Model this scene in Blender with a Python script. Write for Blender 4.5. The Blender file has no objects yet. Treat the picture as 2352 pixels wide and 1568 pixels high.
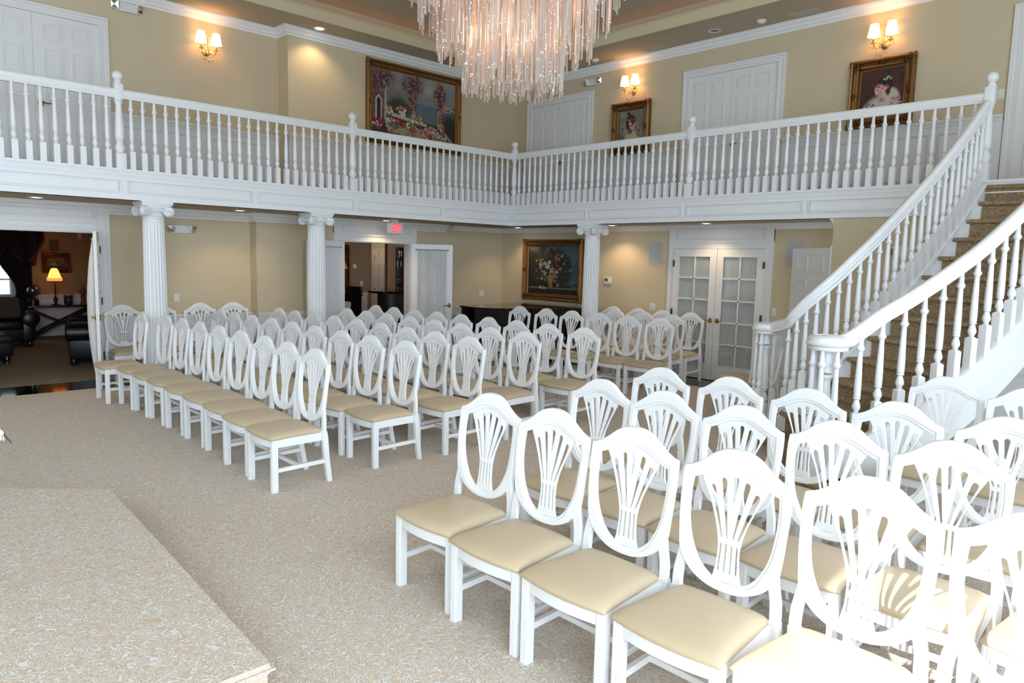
import bpy, bmesh, math, random
from mathutils import Vector, Matrix
random.seed(7)
PI = math.pi
D = bpy.data
SC = bpy.context.scene
COL = SC.collection
ORD = ['first', 'second', 'third', 'fourth', 'fifth', 'sixth', 'seventh', 'eighth', 'ninth', 'tenth', 'eleventh',
       'twelfth', 'thirteenth', 'fourteenth', 'fifteenth']

# ------------------------------------------------------------------ materials
def lin(c):
    return tuple(((v / 255.0) / 12.92 if v / 255.0 <= 0.04045 else ((v / 255.0 + 0.055) / 1.055) ** 2.4) for v in c)

def mat(name, rgb, rough=0.5, metal=0.0, spec=0.5, **kw):
    m = D.materials.new(name); m.use_nodes = True
    b = m.node_tree.nodes['Principled BSDF']
    b.inputs['Base Color'].default_value = (*lin(rgb), 1)
    b.inputs['Roughness'].default_value = rough
    b.inputs['Metallic'].default_value = metal
    b.inputs['Specular IOR Level'].default_value = spec
    for k, v in kw.items():
        b.inputs[k.replace('_', ' ')].default_value = v
    return m

def nd(m, t, **kw):
    n = m.node_tree.nodes.new(t)
    for k, v in kw.items():
        setattr(n, k, v)
    return n

def noise_bump(m, scale, strength, dist=0.002, detail=3):
    t = m.node_tree; b = t.nodes['Principled BSDF']
    tc = nd(m, 'ShaderNodeTexCoord'); n = nd(m, 'ShaderNodeTexNoise')
    n.inputs['Scale'].default_value = scale; n.inputs['Detail'].default_value = detail
    bp = nd(m, 'ShaderNodeBump'); bp.inputs['Strength'].default_value = strength; bp.inputs['Distance'].default_value = dist
    t.links.new(tc.outputs['Object'], n.inputs['Vector'])
    t.links.new(n.outputs['Fac'], bp.inputs['Height']); t.links.new(bp.outputs['Normal'], b.inputs['Normal'])

def emis(name, rgb, strength):
    m = D.materials.new(name); m.use_nodes = True
    b = m.node_tree.nodes['Principled BSDF']
    b.inputs['Base Color'].default_value = (*lin(rgb), 1)
    b.inputs['Emission Color'].default_value = (*lin(rgb), 1)
    b.inputs['Emission Strength'].default_value = strength
    return m

WHITE = mat('white_paint', (232, 232, 232), 0.38)
CHAIRW = mat('chair_white_paint', (238, 238, 238), 0.42)
noise_bump(CHAIRW, 60, 0.12, 0.001)
DOORW = mat('door_white_paint', (226, 224, 222), 0.4)
WALL = mat('beige_wall_paint', (203, 187, 156), 0.75)
noise_bump(WALL, 180, 0.08, 0.0015)
WAINS = mat('wainscot_white', (222, 220, 219), 0.45)
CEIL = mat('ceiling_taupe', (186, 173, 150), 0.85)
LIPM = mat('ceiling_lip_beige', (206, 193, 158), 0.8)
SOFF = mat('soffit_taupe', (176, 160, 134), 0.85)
TAN = mat('tan_vinyl', (198, 178, 148), 0.42, spec=0.45)
noise_bump(TAN, 260, 0.06, 0.001)
TILE = mat('black_tile', (14, 14, 16), 0.07)
LACQ = mat('black_lacquer', (7, 7, 8), 0.05)
BLEATH = mat('black_leather', (17, 17, 19), 0.33)
noise_bump(BLEATH, 140, 0.25, 0.002)
DWOOD = mat('dark_wood', (38, 24, 17), 0.3)
BRASS = mat('brass', (190, 150, 80), 0.25, 1.0)
STEEL = mat('dark_hinge_steel', (90, 82, 70), 0.4, 0.9)
GOLD = mat('gilt_frame', (140, 102, 58), 0.36, 0.8)
noise_bump(GOLD, 70, 0.7, 0.006, 4)
GOLDD = mat('gilt_frame_dark', (104, 70, 34), 0.42, 0.75)
noise_bump(GOLDD, 120, 0.9, 0.008, 5)
PLAST = mat('white_plastic', (222, 220, 214), 0.45)
GRILL = mat('grey_speaker_cloth', (176, 178, 178), 0.8)
CHROME = mat('chrome_reflector', (205, 205, 205), 0.12, 1.0)
DARKP = mat('dark_plastic', (30, 30, 32), 0.4)
GREEN = mat('plant_green', (62, 92, 50), 0.6)
PETAL = mat('petal_white', (238, 238, 236), 0.6)
STEMM = mat('orchid_stem', (70, 72, 40), 0.6)
CERAM = mat('grey_ceramic', (52, 58, 60), 0.35)
TAUPEC = mat('brown_cushion', (74, 62, 52), 0.9)
DRAPE = mat('dark_drape', (44, 30, 28), 0.75)
PARW = mat('parlor_wall', (168, 138, 100), 0.8)
ROOMW = mat('bar_room_wall', (150, 128, 104), 0.8)
GRANITE = mat('black_granite', (12, 12, 13), 0.08)
PANELW = mat('bar_panel_wood', (52, 42, 33), 0.4)
BRICKR = mat('red_paint', (170, 40, 40), 0.5)
GLOBEM = mat('globe_silver', (150, 150, 152), 0.22, 0.85)
MIRRORM = mat('shelf_glass_dark', (20, 18, 16), 0.06)
TISSUE = mat('tissue_paper', (240, 240, 236), 0.8)
TBOX = mat('patterned_tissue_box', (205, 180, 170), 0.6)

def carpet(name, base, vein, scale, width, dark=None):
    m = D.materials.new(name); m.use_nodes = True
    t = m.node_tree; b = t.nodes['Principled BSDF']
    b.inputs['Roughness'].default_value = 0.95; b.inputs['Specular IOR Level'].default_value = 0.1
    tc = nd(m, 'ShaderNodeTexCoord')
    # scrolling vines: contour lines of a warped noise
    n0 = nd(m, 'ShaderNodeTexNoise'); n0.inputs['Scale'].default_value = scale * 0.6; n0.inputs['Detail'].default_value = 1
    sub = nd(m, 'ShaderNodeVectorMath', operation='SUBTRACT'); sub.inputs[1].default_value = (0.5, 0.5, 0.5)
    mul = nd(m, 'ShaderNodeVectorMath', operation='SCALE'); mul.inputs['Scale'].default_value = 1.6 / scale
    add = nd(m, 'ShaderNodeVectorMath', operation='ADD')
    t.links.new(tc.outputs['Object'], n0.inputs['Vector']); t.links.new(n0.outputs['Color'], sub.inputs[0])
    t.links.new(sub.outputs[0], mul.inputs[0]); t.links.new(mul.outputs[0], add.inputs[0]); t.links.new(tc.outputs['Object'], add.inputs[1])
    n1 = nd(m, 'ShaderNodeTexNoise'); n1.inputs['Scale'].default_value = scale; n1.inputs['Detail'].default_value = 1.5
    t.links.new(add.outputs[0], n1.inputs['Vector'])
    def band(center, w):
        s = nd(m, 'ShaderNodeMath', operation='SUBTRACT'); s.inputs[1].default_value = center
        a = nd(m, 'ShaderNodeMath', operation='ABSOLUTE')
        mr = nd(m, 'ShaderNodeMapRange', interpolation_type='SMOOTHSTEP')
        mr.inputs['From Min'].default_value = w * 0.45; mr.inputs['From Max'].default_value = w
        mr.inputs['To Min'].default_value = 1; mr.inputs['To Max'].default_value = 0
        t.links.new(n1.outputs['Fac'], s.inputs[0]); t.links.new(s.outputs[0], a.inputs[0]); t.links.new(a.outputs[0], mr.inputs['Value'])
        return mr
    b1 = band(0.47, width); b2 = band(0.60, width * 0.8); b3 = band(0.36, width * 0.8)
    mx = nd(m, 'ShaderNodeMath', operation='MAXIMUM'); mx2 = nd(m, 'ShaderNodeMath', operation='MAXIMUM')
    t.links.new(b1.outputs[0], mx.inputs[0]); t.links.new(b2.outputs[0], mx.inputs[1])
    t.links.new(mx.outputs[0], mx2.inputs[0]); t.links.new(b3.outputs[0], mx2.inputs[1])
    nf = nd(m, 'ShaderNodeTexNoise'); nf.inputs['Scale'].default_value = 260; nf.inputs['Detail'].default_value = 2
    t.links.new(tc.outputs['Object'], nf.inputs['Vector'])
    mixc = nd(m, 'ShaderNodeMix', data_type='RGBA')
    mixc.inputs['A'].default_value = (*lin(base), 1); mixc.inputs['B'].default_value = (*lin(vein), 1)
    t.links.new(mx2.outputs[0], mixc.inputs['Factor'])
    mixf = nd(m, 'ShaderNodeMix', data_type='RGBA', blend_type='MULTIPLY')
    mixf.inputs['Factor'].default_value = 0.35
    t.links.new(mixc.outputs['Result'], mixf.inputs['A']); t.links.new(nf.outputs['Color'], mixf.inputs['B'])
    hs = nd(m, 'ShaderNodeHueSaturation'); hs.inputs['Saturation'].default_value = 0.95; hs.inputs['Value'].default_value = 1.2
    t.links.new(mixf.outputs['Result'], hs.inputs['Color'])
    t.links.new(hs.outputs['Color'], b.inputs['Base Color'])
    bp = nd(m, 'ShaderNodeBump'); bp.inputs['Strength'].default_value = 0.5; bp.inputs['Distance'].default_value = 0.004
    ad = nd(m, 'ShaderNodeMath', operation='ADD')
    t.links.new(nf.outputs['Fac'], ad.inputs[0]); t.links.new(mx2.outputs[0], ad.inputs[1])
    t.links.new(ad.outputs[0], bp.inputs['Height']); t.links.new(bp.outputs['Normal'], b.inputs['Normal'])
    return m

CARPET = carpet('beige_vine_carpet', (207, 186, 163), (226, 224, 220), 24, 0.034)
STAIRC = carpet('brown_scroll_carpet', (136, 111, 82), (184, 161, 126), 30, 0.04)
PARC = carpet('parlor_carpet', (150, 132, 108), (165, 155, 140), 20, 0.03)

def sheer():
    m = D.materials.new('sheer_curtain'); m.use_nodes = True
    t = m.node_tree; t.nodes.clear()
    o = nd(m, 'ShaderNodeOutputMaterial'); d = nd(m, 'ShaderNodeBsdfDiffuse'); tr = nd(m, 'ShaderNodeBsdfTranslucent')
    d.inputs['Color'].default_value = (*lin((240, 239, 240)), 1); tr.inputs['Color'].default_value = (*lin((240, 239, 240)), 1)
    mx = nd(m, 'ShaderNodeMixShader'); mx.inputs[0].default_value = 0.25
    t.links.new(d.outputs[0], mx.inputs[1]); t.links.new(tr.outputs[0], mx.inputs[2]); t.links.new(mx.outputs[0], o.inputs[0])
    return m
SHEER = sheer()

def thin_glass(name, tint, gloss=0.12, rough=0.03):
    m = D.materials.new(name); m.use_nodes = True
    t = m.node_tree; t.nodes.clear()
    o = nd(m, 'ShaderNodeOutputMaterial'); a = nd(m, 'ShaderNodeBsdfTransparent'); g = nd(m, 'ShaderNodeBsdfGlossy')
    a.inputs['Color'].default_value = (*tint, 1); g.inputs['Roughness'].default_value = rough
    mx = nd(m, 'ShaderNodeMixShader'); mx.inputs[0].default_value = gloss
    t.links.new(a.outputs[0], mx.inputs[1]); t.links.new(g.outputs[0], mx.inputs[2]); t.links.new(mx.outputs[0], o.inputs[0])
    return m
PANE = thin_glass('window_pane_glass', (0.93, 0.95, 0.95), 0.1)

def rod_glass():
    m = D.materials.new('chandelier_rod_glass'); m.use_nodes = True
    t = m.node_tree; t.nodes.clear()
    o = nd(m, 'ShaderNodeOutputMaterial')
    a = nd(m, 'ShaderNodeBsdfTransparent'); a.inputs['Color'].default_value = (0.93, 0.92, 0.91, 1)
    g = nd(m, 'ShaderNodeBsdfGlossy'); g.inputs['Roughness'].default_value = 0.08
    d = nd(m, 'ShaderNodeBsdfTranslucent'); d.inputs['Color'].default_value = (0.95, 0.86, 0.80, 1)
    df = nd(m, 'ShaderNodeBsdfDiffuse'); df.inputs['Color'].default_value = (0.93, 0.84, 0.78, 1)
    lw = nd(m, 'ShaderNodeLayerWeight'); lw.inputs['Blend'].default_value = 0.35
    m1 = nd(m, 'ShaderNodeMixShader'); m1.inputs[0].default_value = 0.55
    m2 = nd(m, 'ShaderNodeMixShader'); m2.inputs[0].default_value = 0.42; m3 = nd(m, 'ShaderNodeMixShader')
    t.links.new(d.outputs[0], m1.inputs[1]); t.links.new(df.outputs[0], m1.inputs[2])
    t.links.new(a.outputs[0], m2.inputs[1]); t.links.new(m1.outputs[0], m2.inputs[2])
    t.links.new(lw.outputs['Facing'], m3.inputs[0])
    t.links.new(m2.outputs[0], m3.inputs[1]); t.links.new(g.outputs[0], m3.inputs[2]); t.links.new(m3.outputs[0], o.inputs[0])
    return m
RODG = rod_glass()
CRYST = rod_glass(); CRYST.name = 'sconce_crystal'

def paintmat():
    m = D.materials.new('painted_canvas'); m.use_nodes = True
    t = m.node_tree; b = t.nodes['Principled BSDF']
    a = nd(m, 'ShaderNodeVertexColor'); a.layer_name = 'paint'
    t.links.new(a.outputs['Color'], b.inputs['Base Color']); b.inputs['Roughness'].default_value = 0.6
    return m
CANVAS = paintmat()

SHADE = emis('lit_lamp_shade', (255, 222, 168), 2.2)
BULB = emis('lit_bulb', (255, 240, 220), 14.0)
GLINT = emis('chandelier_lamp_glint', (255, 226, 196), 9.0)  # glow colour of the painted sparkle on the glass rods
AMBER = emis('lit_amber_shade', (255, 176, 82), 1.6)
DIMAMB = emis('dim_amber_shade', (190, 92, 44), 0.35)
EXITR = emis('exit_red', (255, 60, 70), 1.1)
DLIGHT = emis('lit_downlight_lens', (255, 244, 226), 9.0)

# ------------------------------------------------------------------ mesh building
class MB:
    def __init__(s):
        s.bm = bmesh.new(); s.mi = 0
    def face(s, vs):
        try:
            f = s.bm.faces.new(vs); f.material_index = s.mi; return f
        except ValueError:
            return None
    def box(s, x0, x1, y0, y1, z0, z1, bev=0.0, M=None):
        if x0 > x1: x0, x1 = x1, x0
        if y0 > y1: y0, y1 = y1, y0
        if z0 > z1: z0, z1 = z1, z0
        v = [s.bm.verts.new((x, y, z)) for z in (z0, z1) for y in (y0, y1) for x in (x0, x1)]
        fs = [s.face([v[i] for i in q]) for q in ((0, 2, 3, 1), (4, 5, 7, 6), (0, 1, 5, 4), (2, 6, 7, 3), (0, 4, 6, 2), (1, 3, 7, 5))]
        if M is not None:
            for a in v: a.co = M @ a.co
        if bev > 0:
            es = list({e for f in fs for e in f.edges})
            r = bmesh.ops.bevel(s.bm, geom=es, offset=bev, segments=2, affect='EDGES', profile=0.6)
            for f in r['faces']: f.material_index = s.mi
        return s
    def lathe(s, prof, cx=0, cy=0, n=16, M=None, z=0):
        rings = []
        for r, h in prof:
            if r < 1e-5:
                rings.append([s.bm.verts.new((cx, cy, z + h))])
            else:
                rings.append([s.bm.verts.new((cx + r * math.cos(2 * PI * i / n), cy + r * math.sin(2 * PI * i / n), z + h)) for i in range(n)])
        for a, b in zip(rings, rings[1:]):
            for i in range(n):
                j = (i + 1) % n
                if len(a) == 1 and len(b) == 1: continue
                if len(a) == 1: s.face([a[0], b[j], b[i]])
                elif len(b) == 1: s.face([a[i], a[j], b[0]])
                else: s.face([a[i], a[j], b[j], b[i]])
        if len(rings[0]) > 1: s.face(list(reversed(rings[0])))
        if len(rings[-1]) > 1: s.face(rings[-1])
        if M is not None:
            for rg in rings:
                for v in rg: v.co = M @ v.co
        return s
    def sweep(s, path, prof, up=None, closed=False, caps=True, scale=None):
        """profile (list of (side, up) pairs, ccw) along a 3-D path; up vector z by default"""
        P = [Vector(p) for p in path]; n = len(P); rings = []
        for i, p in enumerate(P):
            if closed:
                a = (P[i] - P[i - 1]).normalized(); b = (P[(i + 1) % n] - P[i]).normalized()
            else:
                a = (P[i] - P[max(0, i - 1)]); b = (P[min(n - 1, i + 1)] - P[i])
                a = a.normalized() if a.length > 1e-9 else b.normalized(); b = b.normalized() if b.length > 1e-9 else a
            t = (a + b); t = t.normalized() if t.length > 1e-6 else a
            u = Vector(up) if up is not None else Vector((0, 0, 1))
            side = t.cross(u)
            side = side.normalized() if side.length > 1e-4 else Vector((1, 0, 0))
            uu = side.cross(t).normalized()
            k = 1.0 / max(0.35, math.sqrt(max(0.0, (1 + a.dot(b)) / 2)))
            sc = scale[i] if scale else 1.0
            rings.append([s.bm.verts.new(p + side * (q[0] * k * sc) + uu * (q[1] * sc)) for q in prof])
        m = len(prof); rng = range(n if closed else n - 1)
        for i in rng:
            A = rings[i]; B = rings[(i + 1) % n]
            for j in range(m):
                s.face([A[j], A[(j + 1) % m], B[(j + 1) % m], B[j]])
        if caps and not closed:
            s.face(list(reversed(rings[0]))); s.face(rings[-1])
        return s
    def tube(s, path, r, n=8, closed=False):
        prof = [(math.cos(2 * PI * i / n) * (r if not isinstance(r, list) else 1), math.sin(2 * PI * i / n) * (r if not isinstance(r, list) else 1)) for i in range(n)]
        t0 = (Vector(path[1]) - Vector(path[0])).normalized()
        up = (0, 0, 1) if abs(t0.z) < 0.9 else (0, 1, 0)
        return s.sweep(path, prof, up=up, closed=closed, scale=r if isinstance(r, list) else None)
    def prism(s, pts, z0, z1, M=None):
        a = [s.bm.verts.new((x, y, z0)) for x, y in pts]; b = [s.bm.verts.new((x, y, z1)) for x, y in pts]
        s.face(list(reversed(a))); s.face(b); n = len(pts)
        for i in range(n): s.face([a[i], a[(i + 1) % n], b[(i + 1) % n], b[i]])
        if M is not None:
            for v in a + b: v.co = M @ v.co
        return s
    def sphere(s, c, r, seg=12, rings=8, sx=1, sy=1, sz=1, M=None):
        prof = [(r * math.sin(PI * i / rings), -r * math.cos(PI * i / rings)) for i in range(rings + 1)]
        prof[0] = (0, -r); prof[-1] = (0, r)
        T = Matrix.Translation(c) @ (M if M is not None else Matrix()) @ Matrix.Diagonal((sx, sy, sz, 1))
        return s.lathe(prof, n=seg, M=T)
    def build(s, name, mats, parent=None, loc=None, smooth=True, ang=35):
        me = D.meshes.new(name)
        bmesh.ops.recalc_face_normals(s.bm, faces=s.bm.faces)
        s.bm.to_mesh(me); s.bm.free()
        for m in (mats if isinstance(mats, (list, tuple)) else [mats]): me.materials.append(m)
        if smooth:
            me.polygons.foreach_set('use_smooth', [True] * len(me.polygons)); me.set_sharp_from_angle(angle=math.radians(ang))
        o = D.objects.new(name, me); COL.objects.link(o)
        if parent is not None: o.parent = parent
        if loc is not None: o.location = loc
        return o

def rectframe(b, u0, u1, z0, z1, w, d, side='R', face=0.0):
    """mitred raised border just inside the rectangle, standing d proud of the face"""
    q = [(u0, z0), (u1, z0), (u1, z1), (u0, z1)]
    path = [(u, face, z) for u, z in q] if side == 'R' else [(face, u, z) for u, z in q]
    b.sweep(path, [(-w, -.002), (-w, d), (0, d), (0, -.002)], up=(0, -1, 0) if side == 'R' else (1, 0, 0), closed=True)

def link_mesh(name, me, parent=None, loc=None):
    o = D.objects.new(name, me); COL.objects.link(o)
    if parent is not None: o.parent = parent
    if loc is not None: o.location = loc
    return o

def outline(name, polys, thick, bevel=0.003, mats=None, z_is_up=True):
    """filled 2-D outlines (first = outer, others holes) given as (x, z) pairs -> mesh lying in XZ, y centred"""
    cu = D.curves.new(name, 'CURVE'); cu.dimensions = '2D'; cu.fill_mode = 'BOTH'
    cu.extrude = max(0.0005, thick / 2 - bevel); cu.bevel_depth = bevel; cu.bevel_resolution = 1; cu.offset = -bevel
    for pts in polys:
        sp = cu.splines.new('POLY'); sp.points.add(len(pts) - 1)
        for q, (x, z) in zip(sp.points, pts): q.co = (x, z, 0, 1)
        sp.use_cyclic_u = True
    ob = D.objects.new(name + '_tmp', cu); COL.objects.link(ob)
    dg = bpy.context.evaluated_depsgraph_get()
    me = D.meshes.new_from_object(ob.evaluated_get(dg))
    D.objects.remove(ob); D.curves.remove(cu)
    me.name = name
    for v in me.vertices:
        x, y, z = v.co; v.co = (x, -z, y)
    me.materials.clear()
    for m in (mats if isinstance(mats, (list, tuple)) else [mats]): me.materials.append(m)
    return me

def add_mesh(mb, me, f=None):
    n0 = len(mb.bm.verts)
    mb.bm.from_mesh(me); mb.bm.verts.ensure_lookup_table()
    if f:
        for v in mb.bm.verts[n0:]: v.co = f(v.co)

def tag(o, label, cat, group=None):
    o['label'] = label; o['category'] = cat
    if group: o['group'] = group
    return o

def thing(name, label, cat, loc=(0, 0, 0), rz=0.0, group=None):
    o = D.objects.new(name, None); COL.objects.link(o)
    o.location = loc; o.rotation_euler = (0, 0, rz); o.empty_display_size = 0.1
    return tag(o, label, cat, group)

def struct(o, label=None):
    o['kind'] = 'structure'
    if label: o['label'] = label
    return o

def copy_tree(root, loc, rz, label=None, group=None):
    r = root.copy(); COL.objects.link(r); r.location = loc; r.rotation_euler = (0, 0, rz)
    if label: r['label'] = label
    if group: r['group'] = group
    for ch in list(root.children):
        c = ch.copy(); COL.objects.link(c); c.parent = r
        for g in list(ch.children):
            d = g.copy(); COL.objects.link(d); d.parent = c
    return r

def catmull(pts, n=8, closed=False):
    out = []; P = [Vector(p) for p in pts]; m = len(P)
    rng = range(m if closed else m - 1)
    for i in rng:
        p0 = P[(i - 1) % m] if closed or i > 0 else P[0] * 2 - P[1]
        p1 = P[i]; p2 = P[(i + 1) % m]
        p3 = P[(i + 2) % m] if closed or i + 2 < m else P[-1] * 2 - P[-2]
        for k in range(n):
            t = k / n
            out.append(0.5 * ((2 * p1) + (p2 - p0) * t + (2 * p0 - 5 * p1 + 4 * p2 - p3) * t * t + (3 * p1 - p0 - 3 * p2 + p3) * t ** 3))
    if not closed: out.append(P[-1])
    return out

# ------------------------------------------------------------------ the setting
CAPZ, FASB, UPF, CEILZ = 2.776, 2.414, 2.71, 5.26
XF, XN, YL = -1.40, -1.17, 0.85          # lower walls: far left, near left, right
XU, YU = -1.07, 1.07                     # upper walls
RX, BY = 12.6, -12.6                     # right and back walls
H90 = PI / 2

def walls():
    b = MB()
    # lower left wall, far part with the parlour doorway
    b.box(XF - .15, XF, BY, -7.94, 0, UPF); b.box(XF - .15, XF, -6.44, -4.31, 0, UPF); b.box(XF - .15, XF, -7.94, -6.44, 2.035, UPF)
    b.box(XF - .15, XN, -4.31, -4.16, 0, UPF)
    # nearer part with the bar doorway
    b.box(XN - .15, XN, -4.16, -2.865, 0, UPF); b.box(XN - .15, XN, -1.437, YL + .15, 0, UPF); b.box(XN - .15, XN, -2.865, -1.437, 2.05, UPF)
    # upper left
    b.box(XF - .15, XF, BY, -3.81, UPF, 6.2); b.box(XF - .15, XU, -3.81, -3.66, UPF, 6.2); b.box(XU - .15, XU, -3.66, YU + .15, UPF, 6.2)
    struct(b.build('wall_left', WALL, smooth=False))
    b = MB()
    b.box(XN, 5.97, YL, YL + .15, 0, UPF)
    b.box(5.82, 5.97, 0, .06, 0, FASB); b.box(5.82, 5.97, .06, YL, 2.06, FASB)
    b.box(5.97, RX, 0, .15, 0, FASB)
    b.box(XU, RX, YU, YU + .15, UPF, 6.2)
    struct(b.build('wall_far', WALL, smooth=False))
    # right wall and back wall with their tall windows (behind the camera)
    b = MB()
    for y0, y1 in ((BY, -12.0), (-9.3, -8.7), (-6.0, -5.4), (-2.7, .15)):
        b.box(RX, RX + .2, y0, y1, 0, 6.2)
    for y0, y1 in ((-12.0, -9.3), (-8.7, -6.0), (-5.4, -2.7)):
        b.box(RX, RX + .2, y0, y1, 0, .6); b.box(RX, RX + .2, y0, y1, 5.0, 6.2)
    struct(b.build('wall_right', WALL, smooth=False))
    b = MB()
    xs = [(XF - .15, 8.62), (11.9, RX + .2)]
    for x0, x1 in xs: b.box(x0, x1, BY - .2, BY, 0, 6.2)
    b.box(8.62, 11.9, BY - .2, BY, 0, 2.7); b.box(8.62, 11.9, BY - .2, BY, 5.25, 6.2)
    struct(b.build('wall_back', WALL, smooth=False))
    # floors
    struct(MB().box(-.83, RX, BY, .16, -.12, 0).build('floor', CARPET, smooth=False))
    b = MB(); b.box(-1.5, -.83, BY, YL + .1, -.12, .001); b.box(-.83, 5.97, .16, YL + .1, -.12, .001)
    b.box(-1.62, -1.5, -2.865, -1.437, -.12, .001)
    struct(b.build('floor', TILE, smooth=False))
    struct(MB().box(-9.0, -1.5, -9.6, -4.4, -.12, 0).build('floor', PARC, smooth=False))
    struct(MB().box(-8.0, -1.62, -4.25, 3.6, -.12, 0).build('floor', PARC, smooth=False))
    # balcony slab: soffit below, carpet on top
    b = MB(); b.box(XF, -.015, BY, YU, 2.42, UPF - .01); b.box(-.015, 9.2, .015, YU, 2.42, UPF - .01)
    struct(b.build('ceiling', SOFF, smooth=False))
    b = MB(); b.box(XF, -.015, BY, YU, UPF - .01, UPF); b.box(-.015, RX, .015, YU, UPF - .01, UPF); b.box(9.2, RX, .015, YU, 2.42, UPF - .01)
    struct(b.build('floor', STAIRC, smooth=False))
    # stepped ceiling with two coves
    lx, ly = -.45, .12
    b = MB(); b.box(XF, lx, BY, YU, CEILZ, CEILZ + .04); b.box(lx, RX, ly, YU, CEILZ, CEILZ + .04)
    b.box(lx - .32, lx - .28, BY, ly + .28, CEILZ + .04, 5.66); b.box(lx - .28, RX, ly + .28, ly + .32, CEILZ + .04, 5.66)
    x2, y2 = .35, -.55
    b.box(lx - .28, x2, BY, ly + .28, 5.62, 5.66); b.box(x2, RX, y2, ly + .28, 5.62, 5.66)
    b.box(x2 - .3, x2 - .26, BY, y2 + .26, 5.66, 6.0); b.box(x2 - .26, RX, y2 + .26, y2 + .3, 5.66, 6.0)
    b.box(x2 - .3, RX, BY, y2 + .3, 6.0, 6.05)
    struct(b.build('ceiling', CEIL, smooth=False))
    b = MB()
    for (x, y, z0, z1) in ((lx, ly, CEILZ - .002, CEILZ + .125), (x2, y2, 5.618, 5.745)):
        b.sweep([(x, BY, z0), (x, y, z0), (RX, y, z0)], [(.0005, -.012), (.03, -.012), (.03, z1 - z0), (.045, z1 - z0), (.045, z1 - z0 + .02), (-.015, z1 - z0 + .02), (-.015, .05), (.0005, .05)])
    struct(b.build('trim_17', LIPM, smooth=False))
walls()

CROWN = [(0, 0), (0, -.125), (.014, -.125), (.02, -.105), (.045, -.085), (.06, -.055), (.085, -.035), (.09, -.02), (.105, -.018), (.105, 0)]
def crown(name, path, prof=CROWN, k=1.0, flip=1):
    # path runs so that the room lies to its right; profile x = out from the wall
    struct(MB().sweep(path, [(p[0] * k * flip, p[1] * k) for p in prof]).build(name, WHITE, smooth=False))
crown('trim_1', [(XF, BY, CEILZ), (XF, -3.81, CEILZ), (XU, -3.81, CEILZ), (XU, YU, CEILZ), (RX, YU, CEILZ)])
crown('trim_2', [(XF, BY, 2.42), (XF, -4.31, 2.42), (XN, -4.31, 2.42), (XN, -.62, 2.42)], k=1.05)
crown('trim_3', [(XN, -.45, 2.42), (XN, YL, 2.42), (5.82, YL, 2.42), (5.82, 0.02, 2.42)], k=.7)

def wainscot(name, u0, u1, face, side, z0, top, panels=(), gap=None):
    """white panelled dado; side 'L' faces +X (u = y), 'R' faces -Y (u = x)"""
    b = MB()
    def bx(a0, a1, n0, n1, c0, c1):
        if side == 'L': b.box(face + n0, face + n1, a0, a1, c0, c1)
        else: b.box(a0, a1, face - n1, face - n0, c0, c1)
    bx(u0, u1, 0, .008, z0, z0 + top - .05)
    bx(u0, u1, 0, .022, z0 + top - .075, z0 + top - .03); bx(u0, u1, 0, .045, z0 + top - .03, z0 + top); bx(u0, u1, 0, .03, z0 + top - .045, z0 + top - .03)
    bx(u0, u1, 0, .02, z0, z0 + .13); bx(u0, u1, 0, .014, z0 + .13, z0 + .15)
    for p0, p1 in panels:
        for o, h in ((0, .030), (.014, .018)):
            rectframe(b, p0 + o, p1 - o, z0 + .22 + o, z0 + top - .16 - o, .012, h, side, face)
    return struct(b.build(name, WAINS, smooth=False))
def split(a, b, n, m=.1):
    w = (b - a) / n
    return [(a + i * w + m / 2, a + (i + 1) * w - m / 2) for i in range(n)]
wainscot('trim_4', -6.22, -3.81, XF, 'L', UPF, .945, split(-6.15, -3.85, 2))
wainscot('trim_5', -3.81, YU, XU, 'L', UPF, .945, split(-3.75, 1.0, 4))
wainscot('trim_6', XU, -.86, YU, 'R', UPF, .945)
wainscot('trim_7', .94, 2.75, YU, 'R', UPF, .945, split(1.0, 2.7, 2))
wainscot('trim_8', 4.54, 7.27, YU, 'R', UPF, .945, split(4.6, 7.2, 4))
wainscot('trim_9', -6.28, -4.31, XF, 'L', 0, .89, split(-6.2, -4.4, 2))
wainscot('trim_10', -4.31, -3.04, XN, 'L', 0, .89, split(-4.25, -3.1, 1))
wainscot('trim_11', -1.22, YL, XN, 'L', 0, .89, split(-1.1, .8, 2))
wainscot('trim_12', XN, 2.84, YL, 'R', 0, .89, split(-1.1, 2.8, 4))
wainscot('trim_13', 4.63, 5.82, YL, 'R', 0, .89, split(4.7, 5.75, 1))
wainscot('trim_14', 5.97, 11.5, 0, 'R', 0, .89, split(6.05, 11.4, 5))

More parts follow.
